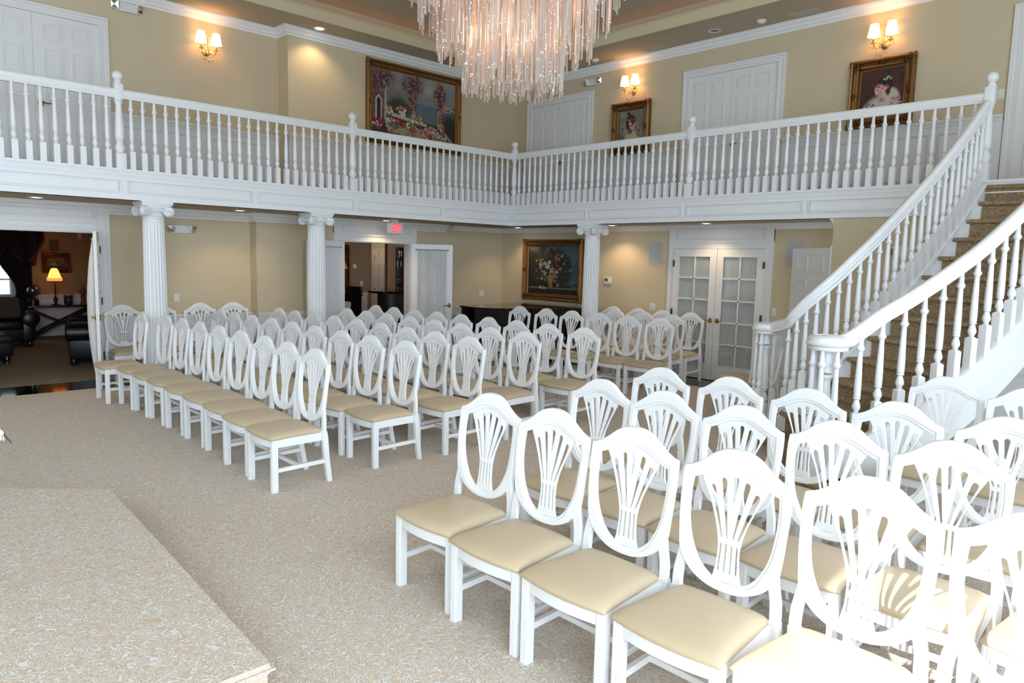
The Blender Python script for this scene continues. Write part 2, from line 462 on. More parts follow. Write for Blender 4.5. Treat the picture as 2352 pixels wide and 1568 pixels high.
# balcony fascia (panelled apron under the balustrade)
def fascia():
    for name, side, L, seams in (('trim_15', 'L', 12.6, [-8.2, -6.477, -4.855, -3.276, -1.613, -.03]), ('trim_16', 'R', 9.2, [.03, 1.81, 3.644, 5.455, 7.27, 9.2])):
        b = MB()
        def bx(a0, a1, n0, n1, c0, c1):
            if side == 'L': b.box(-.1 + n0, n1 - .0, a0, a1, c0, c1)
            else: b.box(a0, a1, -n1, .1 - n0, c0, c1)
        a0, a1 = (-L, .0) if side == 'L' else (0, L)
        e = 0 if side == 'L' else 0
        def run(n, c0, c1):
            # stops at the corner so that the two wings mitre
            if side == 'L': b.box(-.1, n, -L, -n, c0, c1)
            else: b.box(n, L, -n, .1, c0, c1)
        run(0.0, FASB, CAPZ - .03); run(.05, CAPZ - .028, CAPZ); run(.035, CAPZ - .045, CAPZ - .028); run(.022, CAPZ - .075, CAPZ - .045); run(.01, CAPZ - .095, CAPZ - .075)
        run(.012, FASB, FASB + .035); run(.022, FASB, FASB + .018)
        for s0, s1 in zip(seams, seams[1:]):
            p0, p1 = s0 + .035, s1 - .035; c0, c1 = FASB + .075, CAPZ - .125
            for o, h in ((0, .024), (.020, .012)):
                rectframe(b, p0 + o, p1 - o, c0 + o, c1 - o, .014, h, side, 0)
        struct(b.build(name, WHITE, smooth=False))
fascia()

# ------------------------------------------------------------------ doors (built facing -Y, x = along the wall)
def six_panel(w, h):
    b = MB(); b.box(0, w, 0, .038, 0, h)
    st, mid = .11 * w / .76, .10 * w / .76
    pw = (w - 2 * st - mid) / 2
    for c0, c1 in ((.22, .82), (.98, 1.62), (1.73, 1.93)):
        for i in (0, 1):
            x0 = st + i * (pw + mid); x1 = x0 + pw
            for o, hh in ((0, .013), (.035, .012)):
                if o == 0:
                    rectframe(b, x0, x1, c0, c1, .018, hh)
                else:
                    b.box(x0 + o, x1 - o, -hh * .7, 0, c0 + o, c1 - o, bev=.004)
    return b

def casing(w, h, cw=.115, head=None):
    """jamb and head mouldings round an opening 0..w, 0..h; head = height of a panelled frieze up to it"""
    b = MB()
    b.sweep([(0, 0, 0), (0, 0, h), (w, 0, h), (w, 0, 0)], [(-cw, -.01), (-cw, .03), (-cw + .035, .03), (-cw + .038, .018), (-.05, .018), (-.046, .022), (-.022, .022), (-.020, .026), (0, .026), (0, -.01)], up=(0, -1, 0))
    if head:
        c0 = h + cw
        b.box(-cw, w + cw, -.022, .01, c0, head)
        b.box(-cw, 0, -.04, 0, c0, head); b.box(w, w + cw, -.04, 0, c0, head)
        for x0, x1 in ((.03, w - .03),):
            for o, hh in ((0, .042), (.022, .034)):
                rectframe(b, x0 + o, x1 - o, c0 + .025 + o, head - .03 - o, .014, hh)
        for xc in (-cw / 2, w + cw / 2):
            zc = (c0 + head) / 2
            for rr, hh in ((.042, .047), (.024, .053)):
                b.prism([(xc - rr, zc), (xc, zc - rr), (xc + rr, zc), (xc, zc + rr)], .03, hh, M=Matrix(((1, 0, 0, 0), (0, 0, -1, 0), (0, 1, 0, 0), (0, 0, 0, 1))))
    return b

def lever(name, parent, x, z, d=1, ymul=1, mat_=None):
    """brass lever set: d = direction of the lever along x; ymul -1 on the other face"""
    b = MB(); y = 0
    R = Matrix.Translation((x, 0, z)) @ Matrix(((1, 0, 0, 0), (0, 0, -ymul, 0), (0, 1, 0, 0), (0, 0, 0, 1)))
    b.lathe([(.0, 0), (.030, 0), (.030, .006), (.022, .010), (.014, .014), (.012, .045), (.0, .047)], n=12, M=R)
    for a in range(8):
        b.sphere((x + .027 * math.cos(a * PI / 4), -ymul * .005, z + .034 * math.sin(a * PI / 4)), .010, 6, 4)
    b.tube([(x, -ymul * .042, z), (x + d * .03, -ymul * .05, z + .004), (x + d * .07, -ymul * .048, z - .006), (x + d * .10, -ymul * .046, z + .004)], .008, 6)
    o = b.build(name, mat_ or BRASS, parent); return o

def hinge(parent, x, z, y=-.012, h=.1):
    b = MB(); b.lathe([(0, 0), (.008, 0), (.008, h), (0, h)], cx=x, cy=y, n=8, z=z - h / 2); b.box(x - .016, x + .016, y + .002, y + .010, z - h / 2, z + h / 2)
    return b.build('hinge', STEEL, parent)

def closed_double(n, loc, rz, w, h, knob_side=1, levers=True):
    d = struct(casing(w, h).build('door_%d' % n, DOORW, loc=loc, smooth=False)); d.rotation_euler.z = rz
    lw = w / 2 - .002
    for i in (0, 1):
        lf = six_panel(lw, h - .012).build('door_leaf', DOORW, d, (i * (w / 2 + .002), -.004, .008), smooth=False)
        if levers and i == knob_side:
            lever('door_lever', lf, .06 if i else lw - .06, .93, 1 if i else -1)
    return d
closed_double(1, (-.64, YU, UPF), 0, 1.455, 2.04)
d2 = closed_double(2, (2.93, YU, UPF), 0, 1.485, 2.04)
b = MB(); b.lathe([(0, 0), (.028, 0), (.028, .008), (.018, .018), (.02, .03), (0, .034)], n=12, M=Matrix.Translation((.06, 0, 1.10)) @ Matrix(((1, 0, 0, 0), (0, 0, -1, 0), (0, 1, 0, 0), (0, 0, 0, 1))))
b.build('deadbolt', BRASS, d2.children[1])
closed_double(3, (XF, -7.83, UPF), H90, 1.50, 2.04)
closed_double(4, (7.40, YU, UPF), 0, 1.5, 2.06, knob_side=0)

def french_leaf(w, h, rows, glass_bars=True):
    st, bot, top = .105, .235, .115
    b = MB()
    b.box(0, st, 0, .04, 0, h); b.box(w - st, w, 0, .04, 0, h); b.box(st, w - st, 0, .04, 0, bot); b.box(st, w - st, 0, .04, h - top, h)
    mw = .022; ih = (h - top - bot)
    b.box(w / 2 - mw / 2, w / 2 + mw / 2, .004, .036, bot, h - top)
    for r in range(1, rows):
        z = bot + ih * r / rows; b.box(st, w - st, .004, .036, z - mw / 2, z + mw / 2)
    rectframe(b, st - .006, w - st + .006, bot - .006, h - top + .006, .014, .006)
    return b, (st, w - st, bot, h - top)
def curtain(name, x0, x1, z0, z1, y, parent, amp=.006, n=26, seed=1):
    rnd = random.Random(seed); b = MB(); m = n * 4
    ph = [rnd.uniform(.6, 1.4) for _ in range(n + 2)]
    cols = []
    for i in range(m + 1):
        t = i / m; k = t * n; a = amp * ph[int(k)] * math.sin(2 * PI * k)
        cols.append([b.bm.verts.new((x0 + (x1 - x0) * t, y + a * s, z)) for z, s in ((z0, 1.15), (z0 + .4 * (z1 - z0), 1.0), (z1 - .06, .8), (z1 - .035, .45), (z1 - .02, 1.0), (z1, .7))])
    for a, c in zip(cols, cols[1:]):
        for q in range(5): b.face([a[q], c[q], c[q + 1], a[q + 1]])
    return b.build(name, SHEER, parent)

# closed pair of ten-light doors on the far wall
fd = struct(casing(1.556, 2.05, .115, 2.40).build('door_5', DOORW, loc=(2.965, YL, 0), smooth=False))
for i in (0, 1):
    w = .775; mb, (x0, x1, z0, z1) = french_leaf(w, 2.035, 5)
    lf = mb.build('door_leaf', DOORW, fd, (i * .781, -.046, .010), smooth=False)
    MB().box(x0, x1, .018, .022, z0, z1).build('glass_panes', PANE, lf, smooth=False)
    curtain('sheer_curtain', x0 - .01, x1 + .01, z0 - .02, z1 + .02, .033, lf, .004, 24, 5 + i)
    lever('door_lever', lf, .055 if i else w - .055, .93, 1 if i else -1)
    hx = w - .004 if i else .004
    hinge(lf, hx, 1.80); hinge(lf, hx, 1.02); hinge(lf, hx, .25)

def open_leaf(parent, w, h, loc, rz, rows=5, side=-1, seed=3, lever_end=1, curtain_out=.03, puff=False):
    mb, (x0, x1, z0, z1) = french_leaf(w, h, rows)
    lf = mb.build('door_leaf', DOORW, parent, loc, smooth=False); lf.rotation_euler.z = rz
    MB().box(x0, x1, .018, .022, z0, z1).build('glass_panes', PANE, lf, smooth=False)
    yc = -.018 if side < 0 else .058
    if not puff:
        curtain('sheer_curtain', x0 + .005, x1 - .005, .16, z1 + .03, yc, lf, .010, 22, seed)
    b = MB()
    for z in (z1 + .012,):
        b.tube([(x0 - .02, yc, z), (x1 + .02, yc, z)], .006, 6)
        for x in (x0 - .022, x1 + .022): b.sphere((x, yc, z), .012, 8, 6); b.box(x - .006, x + .006, min(yc, .0), max(yc, .04), z - .006, z + .006)
    b.build('curtain_rod', BRASS, lf)
    for ym in (1, -1):
        o = lever('door_lever', lf, w - .055, .93, -1, ym)
        if ym < 0: o.location.y = .04
    return lf

# bar doorway with its two leaves folded back
dd = struct(casing(1.428, 2.05, .125, 2.40).build('door_6', DOORW, loc=(XN, -2.865, 0), smooth=False)); dd.rotation_euler.z = H90
l1 = open_leaf(dd, .71, 2.035, (.02, -.075, .01), PI + math.radians(5), side=1, seed=11)
l2 = open_leaf(dd, .75, 2.035, (1.44, -.03, .01), -math.radians(36), side=-1, seed=12)
for lf in (l2,): hinge(lf, .0, 1.80, .012, .11); hinge(lf, .0, .99, .012, .11)
b = MB(); b.box(.001, 1.427, 0.002, .16, 2.036, 2.0495); b.box(.001, .012, 0.002, .16, 0, 2.036); b.box(1.416, 1.427, 0.002, .16, 0, 2.036)
b.build('jamb_lining', DOORW, dd, smooth=False)

# parlour doorway, its right-hand leaf swung into the hall
pd = struct(casing(1.50, 2.035, .15, 2.40).build('door_7', DOORW, loc=(XF, -7.94, 0), smooth=False)); pd.rotation_euler.z = H90
b = MB(); b.box(.001, 1.499, .002, .16, 2.024, 2.0345); b.box(1.489, 1.499, .002, .16, 0, 2.024); b.box(.001, .011, .002, .16, 0, 2.024)
b.build('jamb_lining', DOORW, pd, smooth=False)
pl = open_leaf(pd, .75, 2.03, (1.475, -.02, .006), -math.radians(106), side=-1, seed=21, puff=True)
# the leaf's loose sheer, bellying out between its two rods
b = MB(); cols = []
for i in range(61):
    t = i / 60; x = .10 + .545 * t; k = .008 * math.sin(t * 2 * PI * 11)
    row = []
    for j in range(15):
        s = j / 14; z = .06 + 1.90 * s
        row.append(b.bm.verts.new((x, -.012 - .095 * math.sin(PI * min(1, s * 1.02)) ** .7 * (.35 + .65 * math.sin(PI * t)) * min(1, 8 * t, 8 * (1 - t)) + k * (1.1 - .5 * s), z)))
    cols.append(row)
for a, c in zip(cols, cols[1:]):
    for q in range(14): b.face([a[q], c[q], c[q + 1], a[q + 1]])
b.build('sheer_curtain', SHEER, pl)
for z in (1.8, 1.1, .35): hinge(pl, .0, z, .048, .1)

# plain door standing open beside the stair
sd = struct(MB().box(5.80, 5.82, .0, .03, 0, 2.07).box(5.80, 5.82, .03, YL - .02, 2.05, 2.10).build('door_8', DOORW, smooth=False))
lf = six_panel(.755, 2.035).build('door_leaf', DOORW, sd, (5.13, .40, .012), smooth=False); lf.rotation_euler.z = math.atan2(.03 - .40, 5.79 - 5.13)
lever('door_lever', lf, .07, .93, 1)

# ------------------------------------------------------------------ balustrades
BAL = [(.014, .224), (.019, .232), (.020, .242), (.029, .255), (.031, .268), (.027, .288), (.019, .312), (.017, .322), (.025, .327), (.028, .333), (.025, .339),
       (.021, .343), (.026, .348), (.027, .354), (.025, .362), (.0265, .375), (.026, .45), (.022, .56), (.018, .67), (.017, .688), (.022, .694), (.0295, .709), (.031, .714), (.029, .720), (.023, .728), (.020, .74), (.0165, .79), (.0155, .825)]
def baluster_mesh(ext=0.0):
    b = MB(); w = .031
    b.prism([(-w, -w), (w, -w), (w, w), (-w, w)], -ext, .212)
    t = .013
    v0 = [b.bm.verts.new((x, y, .212)) for x, y in ((-w, -w), (w, -w), (w, w), (-w, w))]
    v1 = [b.bm.verts.new((x, y, .226)) for x, y in ((-t, -t), (t, -t), (t, t), (-t, t))]
    for i in range(4): b.face([v0[i], v0[(i + 1) % 4], v1[(i + 1) % 4], v1[i]])
    b.lathe(BAL, n=12)
    o = b.build('baluster', WHITE); me = o.data; D.objects.remove(o); return me
BALM = baluster_mesh(); BALL = baluster_mesh(.14); BALS = baluster_mesh(.035)
NEW = [(.02, .185), (.040, .19), (.044, .205), (.055, .225), (.057, .25), (.050, .275), (.036, .305), (.035, .318), (.045, .324), (.050, .332), (.045, .340), (.040, .345), (.050, .352), (.052, .362), (.048, .372),
       (.053, .385), (.051, .45), (.042, .60), (.033, .72), (.032, .745), (.040, .765), (.047, .775), (.044, .785), (.040, .79), (.049, .80), (.045, .82)]
NTOP = [(.045, .985), (.050, .990), (.050, .998), (.035, 1.002), (.043, 1.012), (.043, 1.02), (.028, 1.028), (.032, 1.034), (.050, 1.048), (.060, 1.065), (.063, 1.083), (.060, 1.10), (.050, 1.120), (.032, 1.137), (.012, 1.145), (0, 1.146)]
def newel_mesh():
    b = MB(); w = .054
    b.box(-w, w, -w, w, -.03, .185, bev=.006); b.lathe(NEW, n=20)
    w = .049; b.box(-w, w, -w, w, .812, .988, bev=.012); b.lathe(NTOP, n=20)
    o = b.build('newel_post', WHITE); me = o.data; D.objects.remove(o); return me
NEWM = newel_mesh()
RAIL = [(-.026, .0), (.026, .0), (.030, .012), (.024, .022), (.034, .034), (.036, .048), (.031, .058), (.036, .070), (.036, .088), (.024, .106), (0, .112), (-.024, .106), (-.036, .088), (-.036, .070), (-.031, .058), (-.036, .048), (-.034, .034), (-.024, .022), (-.030, .012)]
SP, SPR = .1325, .1317
def wing(name, label, path, pts, newels):
    t = thing(name, label, 'balustrade', path[0][:2] + (CAPZ,), group=None)
    ox = Vector(path[0][:2] + (CAPZ,))
    for a, c in zip(path, path[1:]):
        MB().sweep([Vector((*a[:2], CAPZ + .822)) - ox, Vector((*c[:2], CAPZ + .822)) - ox], RAIL).build('handrail', WHITE, t)
    for p in pts: link_mesh('baluster', BALM, t, Vector((p[0], p[1], CAPZ)) - ox)
    for p in newels:
        o = link_mesh('newel_post', NEWM, t, Vector((p[0], p[1], CAPZ)) - ox)
        if abs(p[0]) + abs(p[1]) < .01: o.rotation_euler.z = PI / 4
    return t
bx0 = -.02
lp = [(bx0, -SP * i) for i in range(1, 62) if i not in (25, 49)]
wing('balcony_balustrade', 'white turned balcony balustrade of the left wing, from the left edge to the corner newel', [(bx0, -8.3), (bx0, 0.0)], lp, [(bx0, -25 * SP), (bx0, -49 * SP)])
rp = [(SPR * i, .02) for i in range(1, 56) if i != 28]
wing('balcony_balustrade', 'white turned balcony balustrade of the right wing, from the corner newel to the stair head', [(0.0, .02), (56 * SPR, .02)], rp, [(0, 0.02), (28 * SPR, .02), (56 * SPR, .02)])

# ------------------------------------------------------------------ stair
def interp(tab, k):
    ks = sorted(tab)
    if k <= ks[0]: return Vector(tab[ks[0]])
    for a, c in zip(ks, ks[1:]):
        if k <= c:
            pa, pc = Vector(tab[a]), Vector(tab[c]); i = ks.index(a)
            pm = Vector(tab[ks[i - 1]]) if i > 0 else pa * 2 - pc; pn = Vector(tab[ks[i + 2]]) if i + 2 < len(ks) else pc * 2 - pa
            t = (k - a) / (c - a); h = c - a
            ma = (pc - pm) / (c - (ks[i - 1] if i > 0 else a - h)) * h; mc = (pn - pa) / ((ks[i + 2] if i + 2 < len(ks) else c + h) - a) * h
            return pa * (2 * t ** 3 - 3 * t * t + 1) + ma * (t ** 3 - 2 * t * t + t) + pc * (3 * t * t - 2 * t ** 3) + mc * (t ** 3 - t * t)
    return Vector(tab[ks[-1]])
LTAB = {0: (7.40, -.08), 2: (7.33, -.50), 4: (7.23, -.93), 6: (7.12, -1.43), 8: (7.00, -1.95), 9: (6.90, -2.14), 10: (6.78, -2.30), 11: (6.62, -2.38), 12: (6.45, -2.36), 13: (6.27, -2.20)}
RTAB = {0: (8.62, -.10), 2: (8.57, -.65), 4: (8.48, -1.25), 6: (8.35, -1.90), 8: (8.19, -2.48), 9.2: (8.06, -2.80), 10.9: (7.80, -3.28), 12: (7.56, -3.52), 13: (7.36, -3.60)}
RISE = (2.72 - .0) / 14
def nz(k): return 2.72 - RISE * k
stair = thing('staircase', 'curved white staircase with patterned brown carpet, rising to the balcony', 'staircase', (7.4, -1.6, 0))
SO = Vector((7.4, -1.6, 0))
for k in range(1, 14):
    Lk, Rk, Lb, Rb = interp(LTAB, k), interp(RTAB, k), interp(LTAB, k - 1), interp(RTAB, k - 1)
    if k == 13:
        Lk = Vector((6.14, -2.20)); Rk = Vector((7.50, -3.78)); Lb = Vector((6.42, -2.30)); Rb = Vector((7.62, -3.50))
    d = (Rk - Lk).normalized(); f = Vector((d.y, -d.x))          # f points down the stair
    if f.y > 0: f = -f
    z = nz(k); b = MB()
    A, C = Lk + f * .025, Rk + f * .025
    mg = .085 if k < 12 else .0
    A = A + d * mg; Lb = Lb + d * mg; L0 = Lk; Lk = Lk + d * mg
    if mg:
        w_ = MB(); w_.prism([tuple(p - SO.xy) for p in (L0 + f * .02, L0 + d * (mg + .02) + f * .02, Lb + d * .02, Lb - d * mg)], z - RISE - .02, z - .004); w_.build('tread_end', WHITE, stair, smooth=False)
    b.prism([tuple((p - SO.xy)) for p in (A, C, Rb - f * 0.0, Lb)], z - .042, z)
    q = [(f * .0 + Lk + f * .025 - SO.xy), (Rk + f * .025 - SO.xy)]
    b.tube([(q[0].x, q[0].y, z - .022), (q[1].x, q[1].y, z - .022)], .022, 10)
    r0, r1 = Lk - SO.xy, Rk - SO.xy
    b.prism([tuple(r0), tuple(r1), tuple(r1 - f * .02), tuple(r0 - f * .02)], z - RISE, z - .03)
    b.build('carpeted_tread', STAIRC, stair)
# rounded ends of the bottom step
for c, r in ((Vector((6.13, -2.20)), .20), (Vector((7.50, -3.70)), .22)):
    b = MB(); b.lathe([(0, 0), (r - .03, 0), (r - .03, RISE - .045), (r - .008, RISE - .04), (r, RISE - .022), (r - .008, RISE - .004), (r - .03, RISE), (0, RISE)], c.x - SO.x, c.y - SO.y, 24)
    b.build('rounded_step_end', STAIRC, stair)
b = MB(); q0, q1 = (7.43 - SO.x, -.02 - SO.y), (8.62 - SO.x, -.02 - SO.y)
b.tube([(*q0, UPF - .01), (*q1, UPF - .01)], .024, 10); b.box(q0[0], q1[0], q0[1], q0[1] + .03, UPF - RISE, UPF - .01)
b.build('landing_nosing', STAIRC, stair)
KS = [i * .25 for i in range(0, 52)]
def stringer(tab, name, depth, off):
    P = [Vector((*interp(tab, k), nz(k) + off)) - SO for k in KS]
    b = MB(); n = len(P); rows = []
    for i, p in enumerate(P):
        t = (P[min(n - 1, i + 1)] - P[max(0, i - 1)]); s = Vector((t.y, -t.x, 0)).normalized()
        zb = max(.0, p.z - depth)
        rows.append([b.bm.verts.new((p.x + s.x * o, p.y + s.y * o, zz)) for o, zz in ((-.03, zb), (.03, zb), (.03, p.z - .03), (.05, p.z - .03), (.05, p.z - .008), (.04, p.z), (-.04, p.z), (-.05, p.z - .008), (-.05, p.z - .03), (-.03, p.z - .03))])
    for A, C in zip(rows, rows[1:]):
        for j in range(10): b.face([A[j], A[(j + 1) % 10], C[(j + 1) % 10], C[j]])
    b.face(rows[0]); b.face(list(reversed(rows[-1])))
    b.build(name, WHITE, stair)
stringer(LTAB, 'stringer', .38, .015); stringer(RTAB, 'stringer', .47, .10)
b = MB(); rows = []
for k in KS:
    l, r = interp(LTAB, k), interp(RTAB, k); z = max(.02, nz(k) - .34)
    rows.append([b.bm.verts.new((l.x - SO.x, l.y - SO.y, z)), b.bm.verts.new((r.x - SO.x, r.y - SO.y, z))])
for A, C in zip(rows, rows[1:]): b.face([A[0], A[1], C[1], C[0]])
b.build('stair_soffit', WHITE, stair)

def stair_rail(tab, name, label, vol, kend, vr, off, bh, z0, ke):
    t = thing(name, label, 'balustrade', (*vol, 0)); O = Vector((*vol, 0))
    ks = [i * .25 for i in range(0, int((kend - ke) * 4) + 1)]
    P = [Vector((*interp(tab, k), nz(k) + off + bh)) for k in ks]
    end = Vector((*vol, z0)); d = (P[-1] - end); d.z = 0; d.normalize()
    P += [end + d * vr * 1.25 + Vector((0, 0, .035)), end + d * vr * .7 + Vector((0, 0, .004)), end + d * .03]
    C = catmull(P, 4); n = len(C)
    for it in range(14):
        C = [C[i] if i < n - 34 or i == n - 1 else (C[i - 1] + C[i] * 2 + C[i + 1]) / 4 for i in range(n)]
    MB().sweep([p - O for p in C], RAIL).build('handrail', WHITE, t, ang=50)
    b = MB(); b.lathe([(0, z0), (vr - .010, z0), (vr - .004, z0 + .014), (vr - .014, z0 + .024), (vr + .012, z0 + .040), (vr + .016, z0 + .052), (vr, z0 + .062), (vr - .004, z0 + .074), (vr - .002, z0 + .092), (vr - .02, z0 + .106), (vr - .05, z0 + .110), (vr - .058, z0 + .104), (.05, z0 + .103), (.04, z0 + .110), (0, z0 + .111)], n=32)
    b.build('volute', WHITE, t)
    for k in [x * .5 for x in range(1, int(kend * 2) + 1)]:
        p = interp(tab, k); q = interp(tab, min(13, k + .1)) - interp(tab, k - .1)
        o = link_mesh('baluster', BALS, t, Vector((*p, nz(k) + off)) - O); o.rotation_euler.z = math.atan2(q.y, q.x); o.scale.z = (bh + .012) / .825
    b0 = math.atan2(d.y, d.x)
    for a in (75, 130, 185, 240, 300):
        an = b0 + math.radians(a); o = link_mesh('baluster', BALL, t, (math.cos(an) * (vr - .045), math.sin(an) * (vr - .045), nz(13) + .14)); o.rotation_euler.z = an
        o.scale.z = (z0 - nz(13) - .14 + .008) / .825
    b = MB(); zz = nz(13)
    b.box(-.05, .05, -.05, .05, zz, zz + .2, bev=.006); b.lathe([(r, h + zz) for r, h in NEW[:-1]], n=18); b.lathe([(.045, zz + .81), (.035, z0), (0, z0)], n=16)
    b.build('volute_newel', WHITE, t)
stair_rail(LTAB, 'stair_balustrade', 'white curving stair balustrade on the left flank, meeting the balcony newel', (6.11, -2.15), 12, .13, .015, .782, 1.115, .0)
stair_rail(RTAB, 'stair_balustrade', 'white curving stair balustrade on the near flank, above the white skirt', (7.36, -3.62), 12, .15, .10, .815, 1.18, .5)

# ------------------------------------------------------------------ columns
def column_meshes():
    b = MB(); n = 22; per = 6; rings = []
    zs = [.16, .19, .215, .24, .7, 1.2, 1.7, 2.14, 2.165, 2.185, 2.205]
    for z in zs:
        t = (z - .16) / 2.05; r = .143 - .017 * t ** 1.3
        dep = 0 if z in (.16, .19, 2.185, 2.205) else (.6 if z in (.215, 2.165) else 1)
        ring = []
        for i in range(n):
            for j in range(per):
                u = j / per; a = 2 * PI * (i + u) / n
                g = max(0, math.sin(PI * (u * 1.25 - .125))) if .1 < u < .9 else 0
                rr = r - .011 * dep * g
                ring.append(b.bm.verts.new((rr * math.cos(a), rr * math.sin(a), z)))
        rings.append(ring)
    m = n * per
    for A, C in zip(rings, rings[1:]):
        for i in range(m): b.face([A[i], A[(i + 1) % m], C[(i + 1) % m], C[i]])
    o = b.build('fluted_shaft', WHITE, ang=50); sh = o.data; D.objects.remove(o)
    b = MB(); b.box(-.19, .19, -.19, .19, 0, .055); b.lathe([(.185, .055), (.19, .07), (.185, .09), (.165, .095), (.158, .105), (.165, .118), (.172, .128), (.165, .14), (.15, .145), (.146, .165)], n=28)
    o = b.build('column_base', WHITE); ba = o.data; D.objects.remove(o)
    b = MB()
    b.lathe([(.126, 2.20), (.132, 2.21), (.126, 2.222), (.128, 2.23), (.142, 2.242), (.135, 2.256), (.13, 2.262), (.16, 2.30), (.165, 2.345), (.15, 2.36)], n=28)
    b.box(-.175, .175, -.175, .175, 2.362, 2.385, bev=.004); b.box(-.185, .185, -.185, .185, 2.385, 2.414)
    for q in range(4):
        R = Matrix.Rotation(q * H90, 4, 'Z')
        for sx in (-1, 1):
            T = R @ Matrix.Translation((sx * .128, -.158, 2.30)) @ Matrix.Rotation(-sx * .42, 4, 'Z')
            Y = T @ Matrix(((1, 0, 0, 0), (0, 0, -1, 0), (0, 1, 0, 0), (0, 0, 0, 1)))
            b.lathe([(0, -.035), (.058, -.035), (.062, -.02), (.055, -.008), (.055, .004), (.062, .012), (.058, .022), (.05, .018), (0, .016)], n=20, M=Y)
            sp = []
            for i in range(40):
                a = i * 2 * PI * 2.1 / 39; rr = .056 - .044 * (i / 39)
                sp.append(T @ Vector((sx * -rr * math.sin(a), -.022, rr * math.cos(a))))
            b.tube(sp, .006, 5); b.sphere(T @ Vector((0, -.024, 0)), .012, 8, 6)
        b.box(-.13, .13, -.172, -.14, 2.338, 2.362, bev=.004, M=R)
        for i in range(-3, 4): b.sphere(R @ Vector((i * .022, -.166, 2.312)), .014, 6, 5, sz=1.3)
    o = b.build('ionic_capital', WHITE); ca = o.data; D.objects.remove(o)
    return sh, ba, ca
SHM, BAM, CAM = column_meshes()
for lab, x, y in (('white fluted ionic column beside the open parlour doorway', -.16, -6.10), ('white fluted ionic column in front of the bar doorway', -.16, -3.84), ('white fluted ionic column beside the flower painting on the far side', 1.83, .10)):
    t = thing('column', lab, 'column', (x, y, 0), group='ionic columns under the balcony')
    for nm, me in (('fluted_shaft', SHM), ('column_base', BAM), ('ionic_capital', CAM)): link_mesh(nm, me, t)

# ------------------------------------------------------------------ chairs
def bend(z):
    pts = [(0, .255), (.2, .222), (.42, .200), (.55, .206), (.75, .222), (1.06, .262)]
    for (a, ya), (c, yc) in zip(pts, pts[1:]):
        if z <= c: return ya + (yc - ya) * (z - a) / (c - a)
    return pts[-1][1]
def mirror(right): return right + [(-x, z) for x, z in reversed(right)]
def spl(pts, n=5): return [(v.x, v.y) for v in catmull([(x, z, 0) for x, z in pts], n)]

